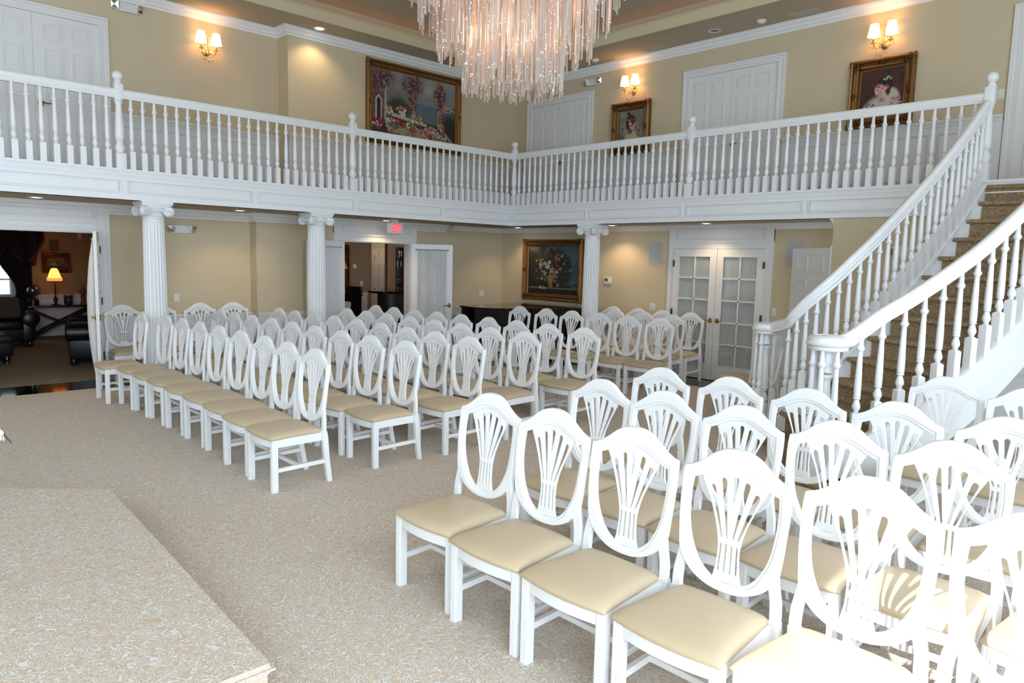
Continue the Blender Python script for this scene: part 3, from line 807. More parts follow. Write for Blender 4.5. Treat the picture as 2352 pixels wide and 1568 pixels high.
def chair_parts():
    out = {}
    def bent(me, y0=0.0):
        for v in me.vertices: v.co.y += bend(v.co.z) + y0
        me.polygons.foreach_set('use_smooth', [True] * len(me.polygons)); me.set_sharp_from_angle(angle=math.radians(38)); return me
    # shield frame: crest, sides and bottom hoop
    crest = spl([(0, 1.056), (.05, 1.050), (.10, 1.028), (.15, .990), (.195, .962), (.235, .948)], 4)
    side = spl([(.235, .948), (.239, .90), (.238, .82), (.234, .74), (.228, .66), (.222, .605)], 4)[1:]
    hoop = spl([(.222, .605), (.203, .563), (.163, .518), (.11, .487), (.055, .471), (0, .467)], 4)[1:]
    R = crest + side + hoop
    outer = R + [(-x, z) for x, z in reversed(R[1:-1])]
    icrest = spl([(0, .972), (.05, .965), (.10, .944), (.145, .922), (.178, .908), (.192, .905)], 4)
    iside = spl([(.192, .905), (.197, .85), (.196, .78), (.187, .70), (.168, .632), (.135, .568)], 4)[1:]
    ihoop = spl([(.135, .568), (.097, .530), (.05, .508), (0, .503)], 4)[1:]
    I = icrest + iside + ihoop
    inner = I + [(-x, z) for x, z in reversed(I[1:-1])]
    base = outline('shield_frame', [outer, inner], .026, .004, CHAIRW)
    icr2 = [(x * 1.07 if x < .19 else x + .014, z + .016) for x, z in icrest]; isd2 = [(x + .014, z - .002) for x, z in iside]; iho2 = [(x * 1.07 + .004 * (x > 0), z - .013) for x, z in ihoop]
    I2 = icr2 + isd2 + iho2
    inner2 = I2 + [(-x, z) for x, z in reversed(I2[1:-1])]
    out2 = [(x * .985, .467 + (z - .467) * .994 + .002) for x, z in outer]
    rim = outline('rim', [out2, inner2], .010, .003, CHAIRW)
    b = MB(); add_mesh(b, base); add_mesh(b, rim, lambda c: Vector((c.x, c.y - .015, c.z)))
    o = b.build('shield_frame', CHAIRW); out['shield_frame'] = bent(o.data); D.objects.remove(o)
    # pierced splat
    edge = spl([(.150, .925), (.118, .865), (.086, .795), (.062, .725), (.048, .655), (.047, .60), (.056, .54), (.066, .505)], 5)
    top = spl([(0, .985), (.05, .978), (.10, .955), (.150, .925)], 4)[:-1]
    rt = top + edge
    splat = rt + [(-x, z) for x, z in reversed(rt[1:])]
    def slot(p0, p1, w0, w1):
        a = Vector((p0[0], p0[1])); c = Vector((p1[0], p1[1])); d = (c - a).normalized(); s = Vector((-d.y, d.x)); L = []
        for i in range(7):
            an = PI * i / 6; L.append(tuple(a - d * (w0 * math.sin(an)) + s * (w0 * math.cos(an))))
        for i in range(5):
            an = PI * i / 4; L.append(tuple(c + d * (w1 * math.sin(an)) - s * (w1 * math.cos(an))))
        return L
    holes = []
    for sx in (-1, 1):
        holes.append(slot((sx * .098, .878), (sx * .037, .690), .0135, .0045)); holes.append(slot((sx * .052, .915), (sx * .0135, .690), .0140, .0042))
    holes.append(slot((0, .930), (0, .842), .0140, .0042))
    for x in (-.036, -.0125, .0125, .036): holes.append(slot((x, .658), (x * 1.12, .548), .0052, .0048))
    sp = outline('splat', [splat] + holes, .016, .003, CHAIRW)
    for v in sp.vertices: v.co.y += .004
    out['splat'] = bent(sp)
    # legs
    for s in (-1, 1):
        oute = spl([(.2425, .40), (.2435, .45), (.240, .50), (.230, .552), (.2215, .60), (.224, .645)], 4)
        inne = spl([(.202, .645), (.188, .595), (.185, .56), (.191, .53), (.197, .50), (.200, .45), (.201, .40)], 4)
        me = outline('upper', [[(s * x, z) for x, z in oute + inne]], .0245, .004, CHAIRW)
        b = MB(); add_mesh(b, me, lambda c: Vector((c.x, c.y + bend(c.z), c.z))); path = []
        for z, x, w, d in ((0, .205, .017, .019), (.20, .216, .019, .021), (.36, .2215, .0205, .023), (.425, .222, .0205, .018)):
            y = bend(z); path.append([b.bm.verts.new((s * x + a * w, y + c * d, z)) for a, c in ((-1, -1), (1, -1), (1, 1), (-1, 1))])
        for A, C in zip(path, path[1:]):
            for i in range(4): b.face([A[i], A[(i + 1) % 4], C[(i + 1) % 4], C[i]])
        b.face(list(reversed(path[0]))); b.face(path[-1])
        o = b.build('leg', CHAIRW); out['rear%d' % s] = o.data; D.objects.remove(o)
        b = MB(); x, y, w = s * .2135, -.208, .0225
        b.box(x - w, x + w, y - w, y + w, 0, .405, bev=.003)
        for o_ in (-.012, 0, .012):
            b.box(x + o_ - .0035, x + o_ + .0035, y - w - .0025, y - w + .002, .0, .40); b.box(x + s * (w - .002), x + s * (w + .0025), y + o_ - .0035, y + o_ + .0035, 0, .40)
        o = b.build('leg', CHAIRW, smooth=False); out['front%d' % s] = o.data; D.objects.remove(o)
    # seat rails with a bowed front
    b = MB(); N = 10
    def bow(x, k): return -.222 - k * (1 - (x / .21) ** 2)
    for i in range(N):
        x0, x1 = -.21 + .42 * i / N, -.21 + .42 * (i + 1) / N
        b.prism([(x0, bow(x0, .028)), (x1, bow(x1, .028)), (x1, bow(x1, .028) + .026), (x0, bow(x0, .028) + .026)], .345, .408)
    for s in (-1, 1):
        b.prism([(s * .206, -.2), (s * .232, -.2), (s * .214, .19), (s * .190, .19)], .345, .408)
    b.box(-.18, .18, .182, .204, .345, .408)
    o = b.build('seat_rail', CHAIRW, ang=25); out['seat_rail'] = o.data; D.objects.remove(o)
    # cushion
    b = MB(); nu, nv = 18, 18; top = []
    def pos(u, v):
        yb = -.243 - .030 * (1 - u * u); y = yb + (.205 - yb) * (v + 1) / 2
        hw = .245 + (.203 - .245) * (v + 1) / 2
        return u * hw, y
    for j in range(nv + 1):
        row = []
        for i in range(nu + 1):
            u = -1 + 2 * i / nu; v = -1 + 2 * j / nv
            u = math.sin(u * H90); v = math.sin(v * H90)
            x, y = pos(u, v)
            e = max(abs(u), abs(v)); c = max(0, 1 - abs(u) ** 9) ** .45 * max(0, 1 - abs(v) ** 9) ** .45
            dome = (1 - u * u) * (1 - v * v)
            row.append(b.bm.verts.new((x, y, .413 + .036 * c + .022 * dome ** .7)))
        top.append(row)
    for j in range(nv):
        for i in range(nu): b.face([top[j][i], top[j][i + 1], top[j + 1][i + 1], top[j + 1][i]])
    rim_ = [top[0][i] for i in range(nu + 1)] + [top[j][nu] for j in range(1, nv + 1)] + [top[nv][i] for i in range(nu - 1, -1, -1)] + [top[j][0] for j in range(nv - 1, 0, -1)]
    low = [b.bm.verts.new((v.co.x * .965, (v.co.y + .02) * .96 - .02, .404)) for v in rim_]
    n = len(rim_)
    for i in range(n): b.face([rim_[i], low[i], low[(i + 1) % n], rim_[(i + 1) % n]])
    b.face(low)
    o = b.build('seat_cushion', TAN, ang=80); out['seat_cushion'] = o.data; D.objects.remove(o)
    # H stretcher
    b = MB()
    for s in (-1, 1):
        a, c = Vector((s * .2125, -.19, .165)), Vector((s * .2135, .222, .175))
        b.sweep([a, c], [(-.011, -.015), (.011, -.015), (.011, .015), (-.011, .015)])
    b.sweep([(-.206, .0, .168), (.206, .0, .168)], [(-.012, -.013), (.012, -.013), (.012, .013), (-.012, .013)])
    o = b.build('stretcher', CHAIRW, smooth=False); out['stretcher'] = o.data; D.objects.remove(o)
    return out
CP = chair_parts()
proto = None
def chair(x, y, rz, label, group):
    global proto
    if proto is None:
        proto = thing('banquet_chair', label, 'chair', (x, y, 0), rz, group)
        for nm, k in (('shield_frame', 'shield_frame'), ('splat', 'splat'), ('leg', 'front-1'), ('leg', 'front1'), ('leg', 'rear-1'), ('leg', 'rear1'), ('seat_rail', 'seat_rail'), ('seat_cushion', 'seat_cushion'), ('stretcher', 'stretcher')):
            link_mesh(nm, CP[k], proto)
        return proto
    return copy_tree(proto, (x, y, 0), rz, label, group)

rj = random.Random(3)
FAR = {  # rows of the far block, peak of each backrest, counted from the centre aisle
 0: [(4.36, -6.30), (3.83, -6.275), (3.29, -6.235), (2.73, -6.22), (2.165, -6.21), (1.62, -6.21), (1.115, -6.215), (.61, -6.23), (.10, -6.35)],
 1: [(4.29, -5.36), (3.741, -5.38), (3.217, -5.39), (2.66, -5.383), (2.11, -5.371), (1.55, -5.355), (1.045, -5.367), (.545, -5.38), (.04, -5.36)],
 2: [(4.323, -4.631), (3.757, -4.616), (3.234, -4.60), (2.66, -4.56), (2.11, -4.54), (1.58, -4.54), (1.08, -4.561), (.58, -4.569), (.08, -4.55)],
 3: [(4.256, -3.803), (3.70, -3.798), (3.18, -3.79), (2.63, -3.763), (2.10, -3.75), (1.572, -3.76), (1.05, -3.74), (.535, -3.739)],
 4: [(4.282, -2.871), (3.723, -2.884), (3.192, -2.91), (2.65, -2.90), (2.13, -2.93), (1.61, -2.936), (1.10, -2.959), (.60, -2.98), (.10, -2.979)],
 5: [(3.86, -.782), (3.344, -.829), (2.83, -.854), (2.32, -.89), (1.81, -.925), (1.22, -.928)],
 6: [(3.56, -.05), (2.99, .02), (2.44, .01)],
 7: [(3.47, .60), (2.94, .60), (2.43, .62), (1.92, .61)]}
ROWN = ['front', 'second', 'third', 'fourth', 'fifth', 'sixth', 'seventh', 'hindmost']
for r, row in FAR.items():
    for i, (x, y) in enumerate(row):
        if r < 5: lab = 'white shield-back chair, %s from the centre aisle, %s row of the far block' % (ORD[i], ROWN[r])
        elif r == 5: lab = 'white shield-back chair, %s from the stair end of the row ending at the piano' % ORD[i]
        elif r == 6: lab = 'white shield-back chair, %s from the stair end of the three-chair row before the glazed doors' % ORD[i]
        else: lab = 'white shield-back chair, %s from the glazed doors, row against the far wall' % ORD[i]
        chair(x, y - .25, rj.uniform(-.03, .03), lab, 'white chairs of the far seating block')
NEAR = {0: [(6.688, -6.465), (7.195, -6.486), (7.702, -6.489), (8.214, -6.484), (8.72, -6.455), (9.235, -6.44)],
        1: [(6.74, -5.56), (7.235, -5.579), (7.747, -5.60), (8.249, -5.576), (8.75, -5.573), (9.26, -5.57)],
        2: [(6.668, -4.79), (7.199, -4.76), (7.729, -4.761), (8.25, -4.759), (8.78, -4.74), (9.30, -4.74)],
        3: [(8.10, -3.93), (8.624, -3.90)]}
NEAR[3] = [(8.127, -3.426), (8.64, -3.50)]
for r, row in NEAR.items():
    for i, (x, y) in enumerate(row):
        if r < 3: lab = 'white shield-back chair, %s from the centre aisle, %s row of the foreground block' % (ORD[i], ROWN[r])
        else: lab = 'white shield-back chair, %s of the two standing beside the white stair skirt' % ('left' if i == 0 else 'right')
        chair(x, y - .25, rj.uniform(-.02, .02), lab, 'white chairs of the foreground seating block')
for i, (y, lab) in enumerate(((-6.18, 'white shield-back chair against the left wall beside the parlour doorway casing'), (-5.70, 'white shield-back chair against the left wall, mostly hidden by the fluted column'), (-5.12, 'white shield-back chair against the left wall below the light switch'), (-4.62, 'white shield-back chair against the left wall near the wall corner'))):
    chair(-1.10, y, H90, lab, 'chairs with their backs to the left wall')
for x, y, a, lab in ((5.30, -1.02, -92, 'white shield-back chair half hidden behind the stair volute, its tan seat showing'), (5.74, -1.68, -84, 'white shield-back chair seen edge-on between the volute balusters'), (6.16, -1.15, -90, 'white shield-back chair seen edge-on behind the left stair balusters')):
    chair(x, y, math.radians(a), lab, 'chairs stored beside the stair')

# ------------------------------------------------------------------ pictures
import numpy as np
class Paint:
    def __init__(s, w, h, n, seed):
        s.w, s.h = w, h; s.dy = 0; s.nx = n; s.ny = int(n * h / w); s.r = random.Random(seed)
        s.im = np.zeros((s.ny + 1, s.nx + 1, 3)); s.X, s.Y = np.meshgrid(np.linspace(0, 1, s.nx + 1), np.linspace(0, 1, s.ny + 1))
        rs = np.random.RandomState(seed); s.N = np.zeros_like(s.X)
        for k, a in ((5, .5), (11, .3), (23, .2)):
            g = rs.rand(k + 2, k + 2); xi = s.X * k; yi = s.Y * k; x0 = xi.astype(int); y0 = yi.astype(int); fx = xi - x0; fy = yi - y0
            s.N += a * ((g[y0, x0] * (1 - fx) + g[y0, x0 + 1] * fx) * (1 - fy) + (g[y0 + 1, x0] * (1 - fx) + g[y0 + 1, x0 + 1] * fx) * fy)
    def mix(s, m, c):
        m = np.clip(m, 0, 1)[..., None]; s.im = s.im * (1 - m) + np.array(lin(c)) * m
    def grad(s, c0, c1, noise=0.0):
        t = np.clip(s.Y + (s.N - .5) * noise, 0, 1)[..., None]; s.im = np.array(lin(c0)) * (1 - t) + np.array(lin(c1)) * t
    def clouds(s, c, lo, hi, amt, y0=0, y1=1):
        s.mix(np.clip((s.N - lo) / (hi - lo), 0, 1) * amt * ((s.Y >= y0) & (s.Y <= y1)), c)
    def ell(s, cx, cy, rx, ry, c, soft=.3, rot=0, a=1):
        dx, dy = (s.X - cx), (s.Y - cy - s.dy)
        if rot: dx, dy = dx * math.cos(rot) + dy * math.sin(rot), -dx * math.sin(rot) + dy * math.cos(rot)
        d = np.sqrt((dx / rx) ** 2 + (dy / ry) ** 2); s.mix((1 + soft / 2 - d) / max(soft, .01) * a, c) if soft else s.mix(d < 1, c)
    def poly(s, pts, c, a=1):
        ins = np.zeros_like(s.X, bool); n = len(pts)
        for i in range(n):
            (x0, y0), (x1, y1) = pts[i], pts[(i + 1) % n]; y0 += s.dy; y1 += s.dy
            if y0 != y1: ins ^= ((y0 > s.Y) != (y1 > s.Y)) & (s.X < (x1 - x0) * (s.Y - y0) / (y1 - y0) + x0)
        s.mix(ins * a, c)
    def dabs(s, cx, cy, rx, ry, n, size, cols):
        for _ in range(n):
            a = s.r.uniform(0, 2 * PI); q = math.sqrt(s.r.random()); z = size * s.r.uniform(.5, 1.1)
            s.ell(cx + rx * q * math.cos(a), cy + ry * q * math.sin(a), z, z * s.w / s.h * s.r.uniform(.7, 1.3), s.r.choice(cols), .5)
    def mesh(s, name, parent, y):
        me = D.meshes.new(name); nx, ny = s.nx, s.ny
        vs = [(i / nx * s.w - s.w / 2, y, j / ny * s.h - s.h / 2) for j in range(ny + 1) for i in range(nx + 1)]
        fs = [(j * (nx + 1) + i, j * (nx + 1) + i + 1, (j + 1) * (nx + 1) + i + 1, (j + 1) * (nx + 1) + i) for j in range(ny) for i in range(nx)]
        me.from_pydata(vs, [], fs); ca = me.color_attributes.new('paint', 'FLOAT_COLOR', 'POINT')
        ca.data.foreach_set('color', np.concatenate([s.im * .8, np.ones((ny + 1, nx + 1, 1))], 2).reshape(-1)); me.materials.append(CANVAS)
        return link_mesh(name, me, parent)

FPROF = [(0, 0), (0, .016), (.05, .018), (.10, .026), (.16, .024), (.24, .046), (.40, .052), (.52, .040), (.60, .046), (.72, .075), (.84, .082), (.93, .070), (1.0, .06), (1.0, 0)]
def picture(label, loc, rz, W, Hh, fw, p, ornate=1, matl=GOLD):
    t = thing('framed_painting', label, 'painting', loc, rz)
    w, h = W - 2 * fw, Hh - 2 * fw; path = [(-w / 2, 0, -h / 2), (w / 2, 0, -h / 2), (w / 2, 0, h / 2), (-w / 2, 0, h / 2)]
    MB().sweep(path, [(a * fw, c * fw / .11) for a, c in FPROF], up=(0, -1, 0), closed=True).build('gilt_frame', matl, t, ang=30)
    MB().sweep(path, [(-.004, .0), (-.004, .012), (fw * .2, .016), (fw * .2, .0)], up=(0, -1, 0), closed=True).build('inner_slip', GOLDD, t, smooth=False)
    rr = random.Random(int(W * 1000))
    spots = [(sx * (w / 2 + fw * .55), sz * (h / 2 + fw * .55), 1) for sx in (-1, 1) for sz in (-1, 1)] + [(0, h / 2 + fw * .7, .6), (0, -h / 2 - fw * .7, .6), (w / 2 + fw * .7, 0, .6), (-w / 2 - fw * .7, 0, .6)]
    for x, z, k in spots:
        b = MB(); R = fw * .5 * k; yy = -fw * .62
        b.sphere((x, yy, z), R * .34, 10, 6)
        for a in range(9):
            q = a * 2 * PI / 9; b.sphere((x + R * .62 * math.cos(q), yy + fw * .05, z + R * .62 * math.sin(q)), R * .3, 8, 5)
        for a in range(14):
            q = rr.uniform(0, 2 * PI); d = rr.uniform(.9, 1.5) * R; xx, zz = x + d * math.cos(q), z + d * math.sin(q)
            if abs(xx) < w / 2 and abs(zz) < h / 2: continue
            b.sphere((max(-W / 2, min(W / 2, xx)), yy + fw * .12, max(-Hh / 2, min(Hh / 2, zz))), R * .2, 6, 4)
        b.build('carved_ornament', GOLDD if ornate else matl, t)
    p.w, p.h = w + .006, h + .006
    p.mesh('painted_canvas', t, -.006)
    MB().box(-w / 2 - fw * .5, w / 2 + fw * .5, 0, .012, -h / 2 - fw * .5, h / 2 + fw * .5).build('backing_board', DWOOD, t, smooth=False)
    return t
# terrace with flowers (0,0 = lower left)
p = Paint(2.0, 1.36, 190, 4)
p.grad((96, 108, 116), (150, 150, 145), .3); p.clouds((186, 178, 164), .5, .75, .75, .55, 1)
p.poly([(0, 0), (1, 0), (1, .33), (0, .33)], (60, 44, 38)); p.poly([(.45, .34), (1, .28), (1, .56), (.45, .60)], (96, 110, 120))
for i in range(40): p.ell(p.r.uniform(.80, .99), p.r.uniform(.54, .63), .014, .018, p.r.choice([(170, 150, 130), (120, 90, 78), (196, 180, 160)]), .3)
p.ell(.30, .45, .16, .24, (52, 56, 46), .9); p.ell(.93, .28, .11, .24, (40, 40, 34), .8)
p.poly([(0, .25), (.155, .25), (.155, .74), (0, .86)], (104, 74, 68))
p.dabs(.075, .5, .075, .3, 110, .008, [(140, 104, 96), (92, 62, 58), (160, 130, 120)])
p.poly([(.045, .26), (.115, .26), (.115, .56), (.08, .62), (.045, .56)], (196, 192, 182)); p.poly([(.06, .26), (.10, .26), (.10, .55), (.08, .585), (.06, .55)], (46, 28, 28)); p.poly([(.145, .25), (.165, .25), (.165, .75), (.145, .75)], (176, 170, 160))
p.poly([(.18, .10), (.95, .02), (.72, .28), (.20, .30)], (158, 136, 108)); p.dabs(.45, .18, .28, .10, 160, .012, [(176, 156, 126), (140, 112, 84), (190, 172, 140), (120, 84, 66)])
p.poly([(.22, .34), (.63, .26), (.65, .30), (.24, .39)], (190, 176, 152)); p.poly([(.24, .28), (.63, .20), (.63, .26), (.24, .33)], (88, 50, 42))
p.poly([(.455, .36), (.50, .36), (.495, .80), (.465, .80)], (206, 196, 178)); p.poly([(.775, .30), (.81, .30), (.81, .70), (.78, .70)], (196, 186, 170))
p.poly([(.80, .28), (.84, .28), (1, .04), (.96, .02)], (150, 128, 104))
WIS = [(110, 26, 50), (150, 52, 74), (86, 30, 60), (170, 150, 90), (70, 70, 44), (180, 120, 130)]
for cx, cy, rx, ry in ((.10, .88, .15, .13), (.47, .84, .12, .16), (.80, .78, .07, .16), (.46, .62, .05, .2), (.81, .5, .03, .2)): p.ell(cx, cy, rx, ry, (66, 60, 48), .9, a=.8); p.dabs(cx, cy, rx, ry, 130, .010, WIS)
p.dabs(.2, .78, .06, .12, 60, .010, [(60, 64, 44), (120, 110, 70), (150, 130, 140)])
RED = [(140, 24, 34), (176, 40, 50), (90, 20, 30), (226, 214, 200), (190, 100, 110)]
for cx, cy, rx, ry, cs in ((.09, .24, .09, .06, RED[:3]), (.06, .17, .06, .05, RED), (.06, .10, .07, .06, [(46, 50, 66), (70, 76, 92), (30, 30, 40)]), (.21, .25, .05, .06, [(222, 216, 190), (110, 104, 70)]), (.28, .25, .05, .05, RED), (.36, .24, .05, .05, RED[:3]), (.45, .26, .06, .06, [(224, 216, 190), (90, 84, 54)]), (.54, .36, .07, .06, [(180, 160, 100), (80, 76, 50), (216, 200, 150)]), (.66, .20, .06, .07, RED + [(224, 216, 190)]), (.74, .20, .04, .06, RED), (.84, .28, .04, .09, RED), (.34, .45, .06, .05, RED + [(200, 190, 140)]), (.20, .42, .04, .06, [(190, 170, 110), (216, 196, 180), (130, 60, 60)]), (.72, .06, .2, .05, RED + [(214, 206, 170), (100, 96, 60)]), (.80, .12, .10, .06, [(214, 206, 170), (110, 100, 60), (230, 220, 200)]), (.80, .32, .03, .06, [(180, 170, 110), (90, 90, 60)])): p.dabs(cx, cy, rx, ry, 70, .009, cs)
for cx, cy, rx, ry, c in ((.355, .385, .032, .05, (206, 190, 172)), (.47, .175, .042, .055, (140, 84, 62)), (.22, .21, .025, .035, (78, 98, 104)), (.28, .20, .025, .035, (70, 92, 98)), (.69, .11, .028, .05, (130, 72, 54)), (.745, .10, .022, .04, (110, 112, 110)), (.835, .205, .02, .035, (150, 90, 66))): p.ell(cx, cy, rx, ry, c, .2)
picture('large gilt-framed painting of a flowered terrace above the sea, on the upper left wall', (XU - .002, -1.42, 4.40), H90, 2.03, 1.36, .115, p)
# lady facing right, grey ground
p = Paint(.8, .9, 110, 6); p.grad((92, 84, 78), (138, 132, 122), .6); p.clouds((170, 164, 152), .5, .8, .8); p.dy = .11; p.poly([(.12, -.2), (.88, -.2), (.84, .05), (.16, .05)], (120, 30, 34))
p.ell(.45, -.02, .40, .28, (96, 66, 50), .2); p.ell(.52, .05, .30, .30, (206, 184, 160), .5); p.poly([(.36, .25), (.52, .25), (.56, .46), (.36, .50)], (120, 84, 62)); p.ell(.52, .50, .105, .135, (216, 186, 164), .25, .3); p.ell(.47, .62, .17, .16, (58, 38, 28), .3); p.ell(.36, .54, .085, .16, (62, 42, 30), .3); p.ell(.38, .80, .06, .05, (54, 36, 28), .3); p.ell(.62, .62, .05, .1, (110, 78, 50), .4)
p.dabs(.49, .62, .05, .035, 20, .03, [(136, 28, 40), (160, 40, 54)]); p.dabs(.45, .53, .05, .03, 16, .028, [(222, 160, 168), (230, 190, 196)]); p.dabs(.40, .61, .03, .03, 8, .028, [(204, 130, 110)]); p.ell(.565, .44, .03, .012, (150, 50, 50), .4)
p.dabs(.75, .40, .05, .04, 14, .028, [(200, 96, 124), (220, 140, 160)]); p.dabs(.78, .26, .06, .12, 26, .018, [(60, 70, 50), (80, 90, 66)]); p.ell(.55, .03, .16, .06, (140, 24, 30), .3)
picture('gilt-framed painting of a woman in profile facing right, between the two upper double doors', (1.80, YU - .002, 4.095), 0, .80, .88, .135, p, 1, GOLD)
# lady looking down, dark ground
p = Paint(.8, .9, 120, 9); p.grad((44, 26, 24), (62, 42, 40), .6); p.clouds((104, 40, 34), .5, .8, .7); p.dy = .12; p.poly([(.06, -.2), (.96, -.2), (.9, .06), (.1, .06)], (196, 180, 168)); p.ell(.5, -.05, .44, .36, (212, 198, 182), .3); p.poly([(.44, .2), (.62, .2), (.70, .56), (.52, .50)], (176, 132, 108)); p.ell(.72, .30, .20, .16, (214, 200, 184), .4, -.6); p.ell(.56, .56, .19, .17, (34, 26, 24), .3, .25); p.ell(.64, .45, .06, .13, (60, 40, 34), .5); p.ell(.455, .425, .115, .15, (224, 192, 172), .2, .5); p.ell(.375, .40, .03, .05, (222, 188, 168), .2, .5); p.ell(.46, .37, .06, .06, (214, 160, 146), .8); p.ell(.40, .455, .03, .010, (90, 50, 44), .4, -.3)
p.dabs(.42, .53, .07, .03, 18, .028, [(196, 90, 110), (224, 170, 176), (160, 50, 70)]); p.dabs(.55, .49, .08, .05, 26, .03, [(206, 110, 126), (160, 48, 68), (228, 180, 186)]); p.dabs(.60, .70, .10, .09, 30, .02, [(206, 200, 170), (70, 84, 60), (40, 48, 36)]); p.ell(.40, .335, .03, .014, (150, 60, 60), .4)
p.dabs(.24, .06, .14, .14, 60, .03, [(222, 214, 204), (150, 160, 150), (190, 110, 100), (90, 100, 96)]); p.dabs(.82, .12, .16, .16, 60, .03, [(206, 120, 140), (170, 60, 84), (214, 206, 190), (130, 140, 120)])
picture('gilt-framed painting of a woman looking down, under the sconce nearest the stair', (5.875, YU - .002, 4.095), 0, .80, .88, .135, p, 1, GOLD)
# bouquet in an urn
p = Paint(1.5, 1.15, 130, 12); p.grad((30, 30, 26), (44, 44, 34), .4); X = p.X; p.mix(np.clip((X - .45 + (p.N - .5) * .8) * 2.2, 0, 1) * (p.Y > .22), (78, 98, 110)); p.clouds((128, 138, 140), .55, .8, .5, .3, 1); p.mix((p.Y < .2) * 1.0, (24, 24, 20)); p.mix(np.exp(-((p.Y - .125) / .014) ** 2) * .8, (140, 138, 110)); p.poly([(.8, .22), (1, .18), (1, .10), (.9, .14)], (96, 100, 70))
p.ell(.50, .52, .30, .34, (28, 34, 28), .6); p.ell(.72, .50, .14, .30, (26, 34, 30), .5); p.ell(.45, .30, .055, .11, (150, 118, 70), .3); p.ell(.46, .17, .04, .04, (140, 110, 66), .3)
p.dabs(.52, .52, .30, .32, 120, .012, [(60, 76, 58), (40, 52, 44), (96, 110, 100), (180, 186, 180)])
for cx, cy, r, cs in ((.44, .83, .045, [(150, 30, 40), (120, 20, 30)]), (.55, .78, .04, [(200, 96, 116), (220, 140, 150)]), (.59, .83, .04, [(190, 80, 104)]), (.60, .72, .04, [(180, 70, 96), (214, 130, 150)]), (.67, .80, .035, [(214, 210, 190), (150, 150, 130)]), (.78, .80, .04, [(60, 56, 44), (90, 84, 60)]), (.73, .73, .03, [(150, 44, 40)]), (.79, .66, .045, [(34, 36, 40), (50, 52, 56)]), (.24, .70, .035, [(200, 150, 90), (180, 120, 60)]), (.16, .69, .03, [(190, 140, 70)]), (.25, .62, .045, [(206, 140, 150), (190, 90, 104), (226, 200, 190)]), (.34, .63, .042, [(226, 222, 200), (200, 190, 150)]), (.42, .66, .04, [(230, 226, 214), (214, 200, 150)]), (.39, .56, .05, [(232, 232, 226), (200, 204, 200)]), (.48, .50, .055, [(226, 180, 186), (200, 120, 136), (236, 214, 214)]), (.56, .46, .045, [(214, 140, 156), (230, 190, 196)]), (.51, .38, .05, [(214, 140, 156), (190, 90, 116), (230, 190, 196)]), (.34, .45, .048, [(214, 186, 140), (190, 150, 100)]), (.27, .40, .035, [(150, 40, 40)]), (.27, .32, .03, [(206, 186, 150)]), (.53, .62, .05, [(110, 24, 32), (80, 18, 26)]), (.64, .52, .035, [(180, 130, 70)]), (.70, .40, .05, [(70, 28, 32), (90, 30, 40)]), (.84, .52, .035, [(196, 186, 160), (150, 140, 110)]), (.15, .48, .03, [(170, 120, 60)]), (.24, .13, .03, [(216, 214, 206)]), (.32, .12, .045, [(226, 224, 220), (196, 160, 170)]), (.60, .19, .03, [(206, 196, 140)]), (.76, .20, .02, [(70, 110, 150)])): p.dabs(cx, cy, r * .65, r * .75, 16, r * .36, [tuple(int(v * .82) for v in c) for c in cs])
picture('gilt-framed still life of a flower bouquet above the black piano', (.26, YL - .002, 1.625), 0, 1.53, 1.15, .125, p, 1, GOLD)

# ------------------------------------------------------------------ small wall and ceiling fittings (built facing -Y)
def sconce(label, loc, rz):
    t = thing('wall_sconce', label, 'wall lamp', loc, rz, 'crystal wall sconces')
    b = MB(); R = Matrix(((1, 0, 0, 0), (0, 0, -1, 0), (0, 1, 0, 0), (0, 0, 0, 1)))
    b.lathe([(0, 0), (.05, 0), (.05, .01), (.03, .022), (.015, .03), (.012, .10), (0, .11)], n=16, M=R); b.tube([(0, -.06, .0), (0, -.06, .16)], .006, 6); b.sphere((0, -.06, .165), .014, 8, 6)
    b.build('backplate', BRASS, t)
    for s in (-1, 1):
        c = catmull([(0, -.09, .01), (s * .045, -.11, -.045), (s * .09, -.12, -.03), (s * .108, -.12, .02)], 5)
        b = MB(); b.tube(c, .006, 6); b.lathe([(0, .015), (.03, .02), (.032, .028), (.012, .034), (.010, .07), (0, .07)], s * .108, -.12, 12); b.build('arm', BRASS, t)
        MB().lathe([(.009, .07), (.009, .13), (0, .13)], s * .108, -.12, 8).build('candle_sleeve', PLAST, t)
        b = MB(); b.lathe([(.080, .105), (.077, .112), (.052, .255), (.051, .258), (.048, .256), (.074, .113), (.080, .105)], s * .108, -.12, 20); b.build('lamp_shade', SHADE, t)
        L = D.lights.new('sconce_bulb', 'POINT'); L.energy = 1.6; L.color = (1, .64, .32); L.shadow_soft_size = .03
        o = D.objects.new('sconce_bulb', L); COL.objects.link(o); o.parent = t; o.location = (s * .108, -.12, .17)
        L.use_shadow = True
    for x, y, z, r in ((-.145, -.12, -.02, .013), (-.075, -.13, -.05, .013), (.075, -.13, -.05, .013), (.145, -.12, -.02, .013), (-.055, -.11, -.12, .019), (0, -.12, -.145, .022), (.055, -.11, -.12, .019), (-.03, -.1, .02, .02), (.03, -.1, .04, .02), (0, -.11, .07, .017), (-.11, -.13, -.04, .012), (.11, -.13, -.04, .012), (-.02, -.11, -.03, .02), (.025, -.11, -.02, .02)):
        b = MB(); b.lathe([(0, -1.5 * r), (r * .7, -.7 * r), (r, -.1 * r), (r * .6, .9 * r), (0, 1.9 * r)], x, y, 7, z=z); b.tube([(x, y, z + 1.8 * r), (x * .9, y * .97, z + 1.8 * r + .03)], .0018, 4)
        b.build('crystal_drop', CRYST, t, smooth=False)
    return t
sconce('lit crystal wall sconce with two shades on the upper left wall', (XF, -4.925, 4.70), H90)
